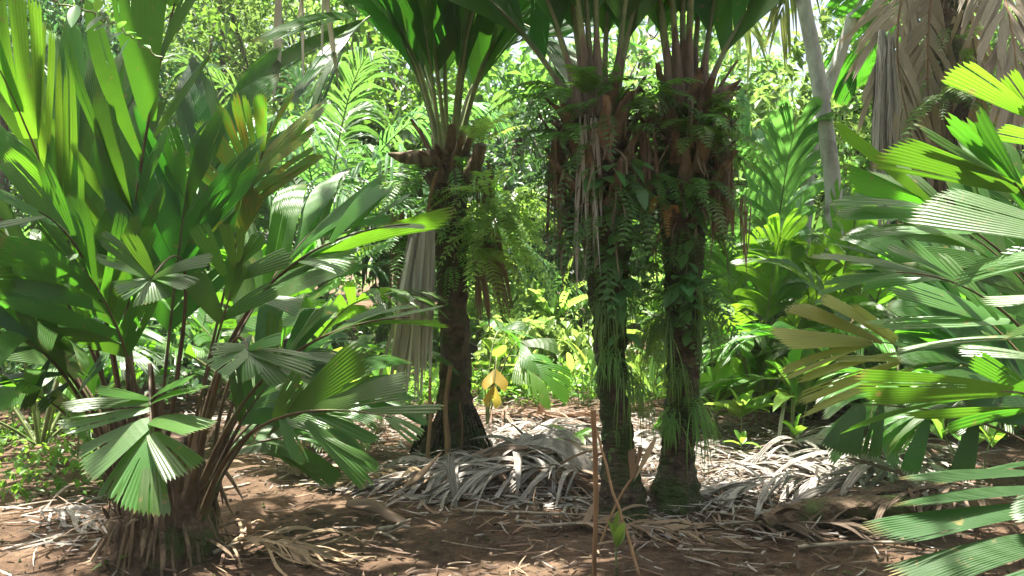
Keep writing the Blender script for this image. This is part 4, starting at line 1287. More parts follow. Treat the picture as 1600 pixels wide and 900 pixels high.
dead('grey heaped frond with its broad panel raised, top of the central pile', (760, 6.3, .12), (840, 6.55, .34), (925, 6.3, .10), 0.5, 0.10, 'dead_grey', n=9, ribs=4, a0=40, sharp=.2)
dead('grey frond fanning towards the bare soil from the central pile', (905, 6.6, .18), (760, 6.2, .22), (590, 5.9, .05), 0.55, 0.05, 'dead_grey', n=18)
dead('grey frond at the near edge of the central pile, its leaflets splayed', (950, 6.1, .10), (820, 5.95, .22), (690, 5.75, .06), 0.5, 0.05, 'dead_grey', n=16)
dead('long grey frond lying across the back of the central pile', (1000, 6.9, .1), (850, 6.9, .18), (700, 6.8, .08), 0.55, 0.06, 'dead_grey', n=16)
dead('tan frond flattened at the bare soil end of the central pile', (760, 6.0, .05), (640, 6.1, .06), (510, 6.0, .02), 0.4, 0.04, 'dead_tan', n=15)
dead('brownish frond lying over the near side of the central pile', (700, 6.1, .06), (830, 6.15, .16), (930, 5.95, .04), 0.45, 0.05, 'dead_brown', n=14)
dead('frond bleached white in the sun behind the central pile', (720, 8.0, .05), (830, 7.7, .12), (960, 7.7, .05), 0.55, 0.06, 'dead_grey', n=15)
dead('tan frond lying in the sun by the foot of the grey frond palm', (740, 8.8, .05), (830, 8.6, .1), (930, 8.6, .05), 0.6, 0.05, 'dead_brown', n=16)
dead('white bleached frond between the twin stems and the sunny bushes', (900, 7.3, .05), (1000, 7.1, .1), (1120, 7.2, .05), 0.5, 0.06, 'dead_grey', n=14)
dead('grey frond stretched along the ground from the thicker twin palm', (1100, 6.3, .06), (1240, 6.3, .16), (1420, 6.2, .08), 0.5, 0.05, 'dead_grey', n=18)
dead('dark grey frond under the drooping olive leaflets', (1180, 6.9, .08), (1310, 6.85, .2), (1480, 6.8, .12), 0.5, 0.06, 'dead_grey', n=16)
dead('grey frond with pale tips pointing at the near soil', (1340, 6.1, .12), (1240, 5.85, .18), (1110, 5.8, .05), 0.45, 0.05, 'dead_grey', n=15)
dead('grey frond half hidden in the shade of the broad clump', (1500, 6.2, .15), (1400, 5.9, .25), (1290, 5.6, .08), 0.5, 0.06, 'dead_grey', n=15)
dead('dark rotting frond under the lowest glossy leaflets', (1560, 5.6, .12), (1440, 5.4, .2), (1300, 5.3, .05), 0.5, 0.05, 'dead_dark', n=16)
dead('brown frond stem with ragged leaflets in front of the thicker palm', (1130, 5.25, .03), (1250, 5.1, .06), (1420, 5.0, .03), 0.35, 0.035, 'dead_dark', n=14)
dead('tan ragged frond crossing in front of the stakes', (860, 5.15, .03), (980, 5.2, .07), (1100, 5.05, .03), 0.35, 0.03, 'dead_tan', n=14)
dead('dry frond lying at the foot of the clump stump', (330, 4.55, .04), (410, 4.6, .07), (520, 4.5, .02), 0.35, 0.03, 'dead_tan', n=14)
dead('grey twiggy frond beside the stump on the leafy side', (30, 5.2, .03), (110, 5.15, .06), (190, 5.0, .02), 0.35, 0.03, 'dead_grey', n=12)
dead('pale dry leaf drooping behind the clump stalks', (470, 6.6, .35), (475, 6.5, .2), (465, 6.4, .03), 0.25, 0.08, 'dead_tan', n=4, ribs=3)
dead('brown dry frond slumped by the root mat', (600, 7.4, .1), (560, 7.1, .12), (520, 7.0, .03), 0.4, 0.04, 'dead_brown', n=12)

# curled brown spathe
def spathe(label, path, W, mat='dead_brown'):
    P = np.array([on_ground(x, d) + UPZ * h for x, d, h in path])
    s = np.linspace(0, 1, len(P))
    t = np.linspace(0, 1, 14)
    C = np.stack([np.interp(t, s, P[:, k]) for k in range(3)], -1)
    for _ in range(2):
        C[1:-1] = (C[:-2] + 2 * C[1:-1] + C[2:]) / 4
    w = W * np.sin(math.pi * np.clip(t * 0.85 + 0.12, 0, 1)) ** 0.7
    sd = V3(0.1, 1, 0.5)
    sd = nrm(sd)
    nn = nrm(np.cross(nrm(P[-1] - P[0]), sd))
    if nn[2] < 0:
        nn = -nn
    off = np.linspace(-.5, .5, 6)
    Q = C[:, None] + sd[None, None] * (w[:, None] * off)[..., None] + nn[None, None] * (w[:, None] * (0.1 - 0.6 * off ** 2 + 0.12 * np.sin(5 * t)[:, None] * off))[..., None]
    mb = MB()
    i_ = np.arange(14 * 6).reshape(14, 6)
    uv = np.stack([np.broadcast_to(off * 3, (14, 6)), np.broadcast_to(t[:, None], (14, 6))], -1).reshape(-1, 2)
    mb.add(Q.reshape(-1, 3), np.stack([i_[:-1, :-1], i_[:-1, 1:], i_[1:, 1:], i_[1:, :-1]], -1).reshape(-1, 4), uv)
    o = mb.build('dry_spathe', M[mat], loc=C[0], smooth=True, floor=0.004)
    m_ = o.modifiers.new('thickness', 'SOLIDIFY')
    m_.thickness = 0.006
    tag(o, label, 'palm spathe')


spathe('brown curled spathe lying alone on the bare soil', [(540, 5.3, .05), (580, 5.3, .07), (610, 5.25, .03), (640, 5.2, .01)], 0.10)
spathe('red brown spathe caught in the grey pile', [(740, 6.3, .16), (780, 6.25, .22), (830, 6.2, .26)], 0.10)
spathe('brown spathe propped at the near end of the pile', [(630, 5.9, .03), (660, 5.9, .12), (690, 5.95, .24)], 0.09)


def stick(name, label, cat, pts, rad, mat, group=None, jitter=0.15):
    P = np.array([A(p) for p in pts])
    s = np.linspace(0, 1, len(P))
    t = np.linspace(0, 1, 12)
    C = np.stack([np.interp(t, s, P[:, k]) for k in range(3)], -1)
    C[1:-1] += np.cumsum(rng.normal(0, 0.0035, (10, 3)), 0) * np.sin(np.linspace(0.2, 3, 10))[:, None]
    mb = MB()
    tube(mb, C, np.interp(t, [0, 1], rad), 8, jitter=jitter, flat=0.75)
    o = mb.build(name, mat, loc=C[0], smooth=True)
    tag(o, label, cat, group)
    return o


stick('dry_stake', 'upright red brown dry stem standing in front of the thinner palm', 'stem', [(929, 905, 4.32), (925, 780, 4.3), (927, 640, 4.28)], (0.016, 0.017), M['stake'])
stick('dry_stake', 'thin tan stem leaning against the upright red brown one', 'stem', [(1000, 905, 4.35), (965, 780, 4.5), (930, 665, 4.6)], (0.011, 0.008), M['stake'])
stick('dry_stake', 'red brown dry stem before the dark palm, the shorter of the close pair', 'stem', [(667, 738, 6.6), (669, 660, 6.6), (672, 590, 6.6)], (0.022, 0.014), M['stake'])
stick('dry_stake', 'tan flat dry stem before the dark palm, the tallest there', 'stem', [(700, 712, 6.9), (699, 640, 6.9), (704, 570, 6.9)], (0.032, 0.020), M['stake'])
stick('dry_stake', 'slim stem standing against the sunlit root mat', 'stem', [(721, 705, 7.0), (720, 650, 7.0), (718, 630, 7.0)], (0.014, 0.010), M['stake'])
# dead seedling with one brown blade
ds_ = thing('dead_seedling', 'dead palm seedling with one brown folded blade between the twin stems', 'seedling', on_ground(935, 4.9))
mb = MB()
tube(mb, bez(A((933, 865, 4.9)), A((962, 790, 4.9)), A((990, 745, 4.9)), 8), np.linspace(0.008, 0.006, 8), 6)
mb.build('stem', M['stake'], ds_, smooth=True)
m_ = MB()
leaflet(m_, A((985, 752, 4.9)), A((992, 744, 4.9)), A((993, 700, 4.88)), 0.085, V3(0, -1, 0.2), 4, 6)
m_.build('leaf', M['dead_brown'], ds_)
m_ = MB()
leaflet(m_, A((990, 752, 4.9)), A((996, 744, 4.9)), A((1024, 684, 4.9)), 0.04, V3(0, -1, 0.2), 2, 6, sharp=.6)
m_.build('leaf', M['dead_tan'], ds_)
# a bleached leaf standing on edge in the pile
bl = MB()
leaflet(bl, A((712, 800, 5.55)), A((716, 800, 5.55)), A((701, 712, 5.6)), 0.07, V3(0.4, -1, 0.1), 3, 7)
tag(bl.build('dry_leaflet', M['dead_grey'], loc=A((714, 800, 5.55))), 'bleached pleated leaflet standing on its end in the pile', 'leaf')

TW = [('long pale rod lying along the front of the pile', (720, 5.45), (960, 5.4), .012), ('dark rod lying in front of the twin stems', (820, 5.15), (905, 5.2), .014), ('short forked twig on the bare soil', (585, 4.95), (620, 4.72), .013),
      ('stubby dark stick beside the forked twig', (590, 5.0), (640, 5.05), .018), ('pale stick behind the clump stalks', (348, 5.75), (388, 5.85), .014), ('twig lying by the foot of the thicker palm', (1110, 5.5), (1190, 5.2), .010),
      ('straight twig in the shade of the broad clump', (1190, 5.0), (1330, 5.15), .010), ('crooked twig at the shady soil edge', (1060, 4.8), (1180, 4.7), .009), ('pale twig beside the seedling', (830, 4.6), (880, 4.75), .007),
      ('grey twig beside the stump', (60, 4.75), (150, 4.85), .010), ('long twig lying by the green herbs', (0, 5.4), (85, 5.45), .012), ('dark rotten stick under the lowest glossy leaflets', (1250, 4.75), (1420, 4.65), .014),
      ('thin straw lying across the open soil', (690, 4.9), (790, 4.7), .004), ('short pale splinter on the open soil', (700, 4.55), (735, 4.5), .006)]
for lb, (x0, d0), (x1, d1), r in TW:
    p, q = on_ground(x0, d0) + UPZ * r, on_ground(x1, d1) + UPZ * (r + .02)
    mb = MB()
    C = bez(p, 0.5 * (p + q) + V3(0, rng.normal(0, .03), 0.01), q, 9)
    tube(mb, C, np.linspace(r, r * .6, 9), 6, jitter=.3)
    if 'forked' in lb:
        tube(mb, bez(C[4], C[4] + V3(.04, -.03, .03), C[4] + V3(.1, -.02, .05), 5), np.linspace(r * .7, r * .4, 5), 6)
    tag(mb.build('fallen_twig', M['twig'], loc=p, smooth=True), lb, 'twig', 'twigs lying on the soil')
# rotten log in the shade
mb = MB()
p, q = on_ground(1195, 5.15), on_ground(1440, 5.3)
tube(mb, bez(p + UPZ * .05, 0.5 * (p + q) + UPZ * .09, q + UPZ * .06, 20), np.interp(np.linspace(0, 1, 20), [0, .1, .9, 1], [.06, .085, .08, .05]), 12, jitter=.22)
tag(mb.build('rotten_log', M['bark'], loc=p, smooth=True), 'dark rotten palm log lying in the shade of the broad clump', 'log')


def litter(label, mat, n, seed, dens, l=(0.04, 0.26), w=(0.006, 0.02), tilt=0.12):
    g = np.random.default_rng(seed)
    pts = []
    while len(pts) < n:
        d = g.uniform(3.9, 11)
        px = g.uniform(-60, 1660)
        if g.random() < dens(px, d) * d / 8:
            pts.append(on_ground(px, d))
    pts = np.array(pts)
    a = g.random(n) * 6.283
    D = np.stack([np.cos(a), np.sin(a), g.normal(0, tilt, n)], -1)
    mb = MB()
    ribbons(mb, pts + UPZ * (0.008 + 0.03 * g.random((n, 1))), D, g.uniform(*l, n), g.uniform(*w, n), g.normal(0, .05, n), rows=3, wob=.06)
    o = mb.build('leaf_litter', M[mat], floor=0.004)
    tag(o, label, 'leaf litter', kind='stuff')


def gauss(px, d, cx, cd, sx, sd):
    return math.exp(-((px - cx) / sx) ** 2 - ((d - cd) / sd) ** 2)


litter('bleached grey strips of palm leaf strewn round the pile and the sunny strip', 'dead_grey', 4600, 1, lambda x, d: 0.006 + gauss(x, d, 820, 6.3, 180, .7) + gauss(x, d, 900, 7.9, 230, .9) + .9 * gauss(x, d, 1200, 6.2, 220, 1.0) + .3 * gauss(x, d, 100, 4.9, 110, .4) + .4 * gauss(x, d, 500, 8.5, 200, 1.2))
litter('tan straw and leaf scraps scattered over the soil', 'dead_tan', 700, 2, lambda x, d: 0.02 + .8 * gauss(x, d, 950, 5.6, 330, 1.0) + .6 * gauss(x, d, 330, 4.6, 160, .35) + .5 * gauss(x, d, 800, 8.5, 300, 1.5), l=(0.03, 0.2), w=(0.004, 0.014))
litter('dark rotting leaf scraps scattered over the soil', 'dead_dark', 4500, 3, lambda x, d: 0.12 + .8 * gauss(x, d, 1200, 5.2, 300, 1.0) + .3 * gauss(x, d, 800, 6, 300, 1.5), l=(0.02, 0.11), w=(0.006, 0.022))
litter('red brown leaf bits along the far side of the clearing', 'dead_brown', 1500, 4, lambda x, d: 0.03 + .8 * gauss(x, d, 850, 8.8, 250, .7) + .3 * gauss(x, d, 1150, 7.5, 200, 1.0))
# crumbs of soil
g = np.random.default_rng(77)
mb = MB()
ico = np.array([(1, 0, 0), (-1, 0, 0), (0, 1, 0), (0, -1, 0), (0, 0, 1), (0, 0, -1)], float)
icf = np.array([(0, 2, 4), (2, 1, 4), (1, 3, 4), (3, 0, 4), (2, 0, 5), (1, 2, 5), (3, 1, 5), (0, 3, 5)])
for i in range(3500):
    p = on_ground(g.uniform(-40, 1640), 3.9 + 5 * g.random() ** 1.5)
    mb.add(p + ico * (0.003 + 0.012 * g.random() ** 3) * (0.6 + 0.8 * g.random((6, 3))), icf)
tag(mb.build('soil_crumbs', M['bark']), 'small crumbs and clods of soil over the clearing', 'soil', kind='stuff')

# ------------------------------------------------------------------ seedlings and low plants
herb('palm_seedling', 'tiny bright green palm seedling with two blades beside the upright stem', 'seedling', on_ground(964, 4.35), 4, 0.17, 0.06, M['herb_yellow'], 1, h=0.13, el=(85, 55), droop=.1)
herb('palm_seedling', 'small green seedling at the foot of the stump', 'seedling', on_ground(195, 4.42), 5, 0.16, 0.045, M['herb'], 2, h=0.06, el=(60, 15), droop=.3)
herb('palm_seedling', 'slender seedling standing in the pile beside the thinner palm', 'seedling', on_ground(893, 7.0), 5, 0.26, 0.07, M['herb'], 3, h=0.25, el=(40, 5), droop=.3)
HERBS = [
    ('leafy green ginger shoot beside the foot of the thicker palm', 1160, 7.2, 11, .36, .10, 'herb_yellow', .28, 1), ('taller ginger shoot behind the thicker palm', 1120, 8.4, 10, .55, .13, 'herb', .35, 1),
    ('broad leaved ginger clump under the olive frond', 1235, 7.1, 18, .55, .13, 'herb', .45, 4), ('ginger clump with long blades behind the olive frond', 1200, 8.6, 14, .75, .14, 'herb', .45, 3),
    ('small seedling among the grey litter beyond the thicker palm', 1160, 6.9, 6, .18, .05, 'herb', .10, 1), ('low plant with drooping round leaf by the olive frond stalks', 1245, 6.75, 4, .28, .10, 'herb', .18, 1),
    ('feathery yellow green plant in the sun behind the gap', 845, 9.6, 14, .50, .07, 'herb_yellow', .35, 3), ('yellow green plant in the sun beside the thinner stem', 915, 9.2, 14, .50, .07, 'herb_yellow', .40, 3),
    ('sunlit yellow green tuft between the twin stems', 1005, 8.8, 14, .55, .07, 'herb_yellow', .40, 3), ('low bright plant at the sunny edge of the litter', 800, 9.3, 9, .32, .07, 'herb_yellow', .22, 2),
    ('light green plant at the sunny edge behind the dark stem', 770, 10.2, 10, .55, .14, 'herb', .4, 2), ('tall bladed plant lit up far behind the gap', 870, 12.0, 10, 1.0, .15, 'herb_yellow', .8, 2),
    ('tall bladed plant glowing beside the yellow fern bush', 820, 12.6, 10, 1.1, .16, 'herb_yellow', .9, 2), ('upright bright plant behind the twin stems', 1010, 11.5, 14, .9, .14, 'herb_yellow', .7, 3),
    ('bright low plant between the thicker palm and the ginger', 1130, 7.7, 9, .34, .08, 'herb_yellow', .2, 2), ('green plant with wide blades behind the clump leaves', 110, 6.8, 12, .60, .14, 'herb', .5, 3),
    ('sunlit plant with wide blades far behind the clump', 40, 8.5, 14, .8, .16, 'herb_yellow', .7, 3), ('bladed plant between the clump and the grey dead frond', 520, 9.0, 12, .6, .12, 'herb', .5, 3),
    ('low green plant behind the hanging clump leaflets', 590, 8.6, 10, .45, .10, 'herb', .3, 2), ('sunny bladed plant under the broad clump', 1450, 8.2, 12, .6, .12, 'herb_yellow', .45, 3),
    ('dark green plant in the shade under the broad clump', 1530, 6.6, 10, .40, .10, 'herb', .25, 2),
]
for i, (lb, px, d, n, L, W, mt, h, stx) in enumerate(HERBS):
    herb('leafy_plant', lb, 'plant', on_ground(px, d), n, L, W, M[mt], 300 + i, h=h, el=(78, 20), droop=.35, stalks=stx, group='low green plants in the clearing', wav=.06)
# yellow dying leaf by the dark stem
yl = thing('young_palm', 'low young palm behind the dark stem with one yellow dying leaf', 'palm', on_ground(760, 8.4))
for p1, p2, mt, W in (((790, 560, 8.3), (850, 600, 8.1), 'leaf_bright', .16), ((775, 560, 8.3), (770, 622, 8.1), 'leaf_yellow', .15), ((800, 545, 8.4), (830, 560, 8.3), 'leaf', .16), ((745, 560, 8.4), (700, 580, 8.5), 'leaf', .14), ((770, 540, 8.6), (790, 520, 8.8), 'leaf', .14)):
    frond(yl, on_ground(760, 8.4), A(p1), A(p2), V3(0, -.5, .85), n=3, L=.17 if mt == 'leaf_yellow' else .36, W=W * (.45 if mt == 'leaf_yellow' else .8), start=.8 if mt == 'leaf_yellow' else .7, a0=60, mat=M[mt], pmat=M['petiole'], r0=.01, ribs=5, drop=.25)

# ground cover by the stump
g = np.random.default_rng(90)
mb = MB()
n = 240
cs = np.array([on_ground(g.uniform(-60, 190) * (1 if g.random() < .8 else 1.3), g.uniform(5.6, 8.0)) + UPZ * g.uniform(.03, .22) for _ in range(n)])
leafcloud(mb, cs, np.full(n, .10), 1000, .055, up=.85, g=g, asp=.7)
cs = np.array([on_ground(g.uniform(560, 1300), g.uniform(9.3, 11.5)) + UPZ * g.uniform(.03, .3) for _ in range(300)])
leafcloud(mb, cs, np.full(300, .16), 6000, .09, up=.8, g=g, asp=.5)
tag(mb.build('ground_cover', M['fern']), 'low small-leaved green herbs carpeting the soil edge', 'ground cover', kind='stuff')

# ------------------------------------------------------------------ palms further back
def back_palm(label, px, d, h, n, ln, mat, seed, el=(85, 25), L=.6, W=.06, droop=.45, start=.25, trunk_r=.07, ribs=2, nl=22, az0=0., a0=60, a1=20, sharp=.5, tmat='bark_tree', lean=0., pmat='petiole', name='forest_palm', gap=.25, bend=None, ldrop=.25):
    P = on_ground(px, d)
    t = thing(name, label, 'palm', P, 'palms further back in the forest')
    C = P + V3(lean, 0, h)
    if h > 0.3:
        trunk_mesh([P - UPZ * .05, P + UPZ * .1, P + V3(lean * .4, 0, h * .5), C], [trunk_r * 1.5, trunk_r * 1.15, trunk_r, trunk_r * .9], seed * 1.7, sides=16, rows=50, rough=.1, ring=.04, ring_step=.1).build('trunk', M[tmat], t, smooth=True)
    g_ = np.random.default_rng(seed)
    for i in range(n):
        az = az0 + i * 2.399963 + g_.normal(0, .15)
        e = R(el[0] + (el[1] - el[0]) * i / max(1, n - 1) + g_.normal(0, 4))
        l_ = ln * (.85 + .3 * g_.random())
        hh = V3(math.cos(az), math.sin(az), 0)
        dd = hh * math.cos(e) + UPZ * math.sin(e)
        P0 = C + hh * trunk_r * .6
        P2 = P0 + dd * l_ + (hh * .2 - UPZ) * droop * l_ * (.3 + .7 * math.cos(e))
        frond(t, P0, P0 + dd * l_ * .52, P2, nrm(UPZ * (0.3 + math.cos(e)) - hh * math.sin(e)), n=nl, L=L, W=W, start=start, a0=a0, a1=a1, dih=10, mat=M[mat], pmat=M[pmat], joined=True, ribs=ribs, rows=5, r0=.018, r1=.004, drop=ldrop, sharp=sharp, gap=gap, rough=.2, split=.1)
    return t


back_palm('feathery pale palm behind the clump, fronds arching past the grey frond palm', 505, 12.0, 1.8, 13, 3.4, 'far_palm', 41, el=(82, 15), L=.85, W=.055, droop=.45, az0=2.9, gap=.4, ldrop=.55, nl=30)
back_palm('second feathery palm between the clump and the grey frond palm', 470, 13.0, 1.0, 11, 3.4, 'far_palm', 42, el=(85, 20), L=.8, W=.055, az0=1.0, gap=.4, ldrop=.55, nl=28)
back_palm('low pleated palm directly behind the clump leaves', 420, 7.4, 0.1, 11, 2.0, 'leaf_gloss', 43, el=(82, 35), L=.55, W=.10, ribs=4, nl=10, sharp=.1, gap=.1, start=.4)
back_palm('broad-leaved palm standing behind the leaning pale stems', 1195, 11.0, 0.5, 9, 3.0, 'far_palm', 44, el=(88, 45), L=.85, W=.14, ribs=5, nl=11, sharp=.15, gap=.08, start=.35, a0=42, droop=.3)
back_palm('bright yellow green young palm beside the thicker twin palm', 1185, 8.7, 0.15, 12, 2.1, 'leaf_bright', 45, el=(85, 40), L=.5, W=.09, ribs=4, nl=10, sharp=.15, gap=.1, start=.4, droop=.35)
back_palm('bright young palm in front of the leaning pale stems', 1290, 9.7, 0.15, 13, 2.7, 'leaf_bright', 46, el=(84, 35), L=.45, W=.09, ribs=4, nl=9, sharp=.15, gap=.1, start=.4, droop=.35)
back_palm('dark young palm filling the shade below the bright ones', 1255, 10.2, 0.05, 10, 1.7, 'leaf', 47, el=(75, 25), L=.4, W=.07, ribs=3, nl=10, sharp=.25, gap=.1, start=.35)
back_palm('low palm in the shadow behind the broad clump', 1400, 7.3, 0.1, 11, 2.0, 'leaf_gloss', 48, el=(70, 20), L=.55, W=.09, ribs=4, nl=10, sharp=.15, gap=.1, start=.35)
back_palm('yellowish young palm behind the broad clump', 1340, 9.4, 0.1, 9, 2.2, 'leaf_bright', 49, el=(85, 45), L=.5, W=.09, ribs=4, nl=9, sharp=.15, start=.4)
back_palm('dark low palm behind the far end of the clump', 60, 7.0, 0.1, 10, 2.0, 'leaf_dark', 50, el=(75, 25), L=.55, W=.09, ribs=4, nl=10, sharp=.15, start=.35)
back_palm('bladed palm at the far edge beside the twin stems', 1120, 11.8, 0.3, 10, 2.2, 'leaf', 51, el=(80, 25), L=.55, W=.08, ribs=3, nl=12, sharp=.3, start=.3)

back_palm('soft pale palm far behind the gap, broad drooping fronds', 740, 18.5, 1.2, 12, 3.6, 'far_palm', 53, el=(80, 20), L=.9, W=.12, ribs=4, nl=13, sharp=.25, start=.3, droop=.4)
back_palm('pale palm far behind the twin crowns', 1000, 18.0, 1.5, 12, 3.6, 'far_palm', 54, el=(80, 15), L=.9, W=.12, ribs=4, nl=13, sharp=.25, start=.3, droop=.45)
back_palm('pale palm behind the speckled tree over the clump', 300, 13.5, 1.3, 11, 3.4, 'far_palm', 55, el=(82, 25), L=.85, W=.12, ribs=4, nl=12, sharp=.25, start=.3)
back_palm('pale palm glimpsed between the leaning stems and the brown dead fronds', 1350, 13.5, 0.8, 11, 3.0, 'far_palm', 56, el=(82, 25), L=.85, W=.12, ribs=4, nl=12, sharp=.25, start=.3)

# leaning pale stems with feathery crowns above
def leaning(label, pts, d, radii, crown_n, seed, mat='leaf_olive', ln=3.0):
    P = on_ground(pts[0][0], d)
    t = thing('coconut_palm', label, 'palm', P)
    pp = [P - UPZ * .05] + [at(x, y, d) for x, y in pts[1:]]
    trunk_mesh(pp, radii, seed, sides=18, rows=80, rough=.10, ring=.03, ring_step=.12).build('trunk', M['bark_pale'], t, smooth=True)
    C = pp[-1]
    g_ = np.random.default_rng(seed)
    for i in range(crown_n):
        az = i * 2.4 + 0.8
        e = R(60 - 75 * i / crown_n)
        hh = V3(math.cos(az), math.sin(az), 0)
        dd = hh * math.cos(e) + UPZ * math.sin(e)
        frond(t, C, C + dd * ln * .5, C + dd * ln - UPZ * ln * .5 * math.cos(e), nrm(UPZ * (.3 + math.cos(e)) - hh * math.sin(e)), n=34, L=.75, W=.045, start=.2, a0=65, a1=25, dih=-15, mat=M[mat], pmat=M['petiole'], joined=True, ribs=1, rows=5, r0=.025, drop=.5, sharp=.7, gap=.3, rough=.2, split=0)
    return t


leaning('pale grey leaning palm stem, the smooth thicker one', [(1305, 0), (1303, 300), (1295, 230), (1278, 120), (1255, 0), (1225, -160), (1180, -520)], 10.0, [.12, .092, .088, .085, .08, .075, .07], 9, 61, mat='far_palm')
leaning('thin pale palm stem leaning the other way behind the thicker one', [(1240, 0), (1262, 280), (1275, 190), (1300, 120), (1325, 50), (1370, -100), (1420, -300)], 11.5, [.11, .085, .08, .08, .078, .07, .065], 9, 62, mat='far_palm')
# yellowish coconut fronds hanging in front of the bright sky
cf = [o for o in bpy.data.objects if o.name.startswith('coconut_palm')][0]
for q in (((1180, -520, 10), (1110, -200, 10.3), (1180, 60, 10.8)), ((1180, -520, 10), (1250, -230, 10.6), (1215, 40, 11.2))):
    frond(cf, A(q[0]), A(q[1]), A(q[2]), V3(-.2, -.9, .3), n=34, L=.6, W=.035, start=.2, a0=50, a1=20, dih=-10, mat=M['leaf_pale'], pmat=M['petiole'], joined=True, ribs=1, rows=5, r0=.02, drop=.6, sharp=.7, gap=.3, split=0)

# tall palm hung with brown dead fronds
tall_at = on_ground(1490, 8.6)
tp = thing('dead_frond_palm', 'tall shaggy palm hung with big brown dead fronds behind the broad clump', 'palm', tall_at)
tpts = [tall_at - UPZ * .05, tall_at + UPZ * .2, at(1488, 300, 8.6), at(1482, 100, 8.6), at(1478, -120, 8.6)]
trunk_mesh(tpts, [.26, .2, .2, .2, .2], 33., rows=90, rough=.25, ring=.05).build('trunk', M['bark'], tp, smooth=True)
shaggy(tp, tpts[-1], tpts[-1][2], .22, 18, 71, span=.8)
crown(tp, tpts[-1], 12, 80, 10, 3.0, 72, droop=.4, rad=.08, n=8, L=.9, W=.16, start=.35, a0=42, a1=15, mat=M['leaf_dark'], pmat=M['petiole'], joined=True, ribs=6, rows=5, r0=.025)
for k, (q, L, mt, n, W) in enumerate([(((1470, -120, 8.45), (1405, 20, 8.3), (1425, 210, 8.2), ), .62, 'dead_taupe', 22, .07), (((1480, -120, 8.4), (1560, -30, 7.6), (1590, 170, 7.2)), .6, 'dead_taupe', 24, .075), (((1475, -120, 8.4), (1450, 60, 8.3), (1460, 250, 8.25)), .5, 'dead_taupe', 16, .06),
                                       (((1480, -120, 8.5), (1520, 60, 8.4), (1540, 240, 8.3)), .5, 'dead_tan', 14, .06)]):
    frond(tp, A(q[0]), A(q[1]), A(q[2]), V3(.1, -.95, .1), n=n, L=L, W=W, start=.25, a0=42, a1=16, dih=-12, mat=M[mt], pmat=M['stake'], joined=True, ribs=3, rows=6, r0=.022, drop=.25, sharp=.35, gap=.12, name='dead_frond', rough=.3, split=0)
fibres(tp, 1385, 60, 8.2, 46, 12, .8, 2.0, M['dead_grey'], 11, name='hanging_strips', width=.05)
fibres(tp, 1450, 150, 8.3, 34, 40, .6, 1.6, M['dead_brown'], 12, name='hanging_strips', width=.04)
fibres(tp, 1520, 200, 8.3, 24, 30, .4, 1.2, M['dead_grey'], 13, name='hanging_strips', width=.035)
fern('dark fern mass on the tall shaggy palm', at(1530, 130, 8.3), V3(.6, -.8, 0), 12, .7, M['fern'], 131, 1.0, .9)
fern('fern trailing between the brown dead fronds of the tall palm', at(1480, 160, 8.3), V3(-.1, -1, 0), 8, .6, M['fern'], 132, 1.0, .9)
# dry strips hanging in front of the feathery palm, top of the view
hs = thing('hanging_dead_frond', 'dry grey frond strips dangling over the feathery palm', 'palm frond', at(490, -30, 6.6))
mb = MB()
tube(mb, bez(at(560, -160, 6.9), at(500, -90, 6.6), at(440, -20, 6.4), 8), np.linspace(.02, .008, 8), 6)
mb.build('rachis', M['stake'], hs, smooth=True)
mb = MB()
st = [at(x, y, 6.6) for x, y in ((436, -10), (470, -40), (475, -30), (505, -60), (508, -60), (498, -40))]
ribbons(mb, st, [at(x, y, 6.6) - s for (x, y), s in zip(((428, 150), (475, 130), (462, 60), (525, 130), (500, 140), (560, -10)), st)], np.array([.8, .85, .5, .95, .9, .4]), np.array([.06, .05, .03, .05, .03, .03]), np.zeros(6), rows=8, wob=.02)
o = mb.build('dry_leaflets', M['dead_pale'], hs)
o['kind'] = 'stuff'

# ------------------------------------------------------------------ shrubs and trees
SHR = [
    ('sunlit glossy shrub behind the gap beside the thinner stem', 860, 11.0, 1.1, .8, 1500, .16, 'tree_l'), ('shrub with pale leaves behind the yellow fern bush', 790, 12.8, 1.5, 1.0, 1700, .16, 'tree_l'),
    ('green shrub seen between the twin stems', 1010, 12.5, 1.5, 1.0, 1700, .16, 'tree_l'), ('dense shrub behind the ginger clumps', 1150, 10.5, 1.3, 1.0, 2400, .13, 'tree_b'),
    ('dark shrub behind the clump on the shady side', 60, 9.5, 2.2, 1.3, 3000, .12, 'tree_c'), ('dark shrub between the clump and the feathery palm', 330, 10.5, 2.0, 1.2, 2600, .12, 'tree_b'),
    ('low shrub under the feathery palm', 600, 11.5, 1.4, 1.0, 2400, .13, 'tree_b'), ('shaded shrub under the broad clump', 1480, 9.0, 1.2, 1.1, 2400, .12, 'tree_b'),
    ('sunny shrub left of the leaning stems', 1210, 13.0, 1.8, 1.2, 2600, .15, 'tree_a'), ('dark shrub at the foot of the far clump palm', 190, 8.8, 1.4, .9, 2200, .10, 'tree_c'),
]
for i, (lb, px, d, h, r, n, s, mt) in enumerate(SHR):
    shrub(lb, px, d, h, r, n, s, M[mt], 500 + i)
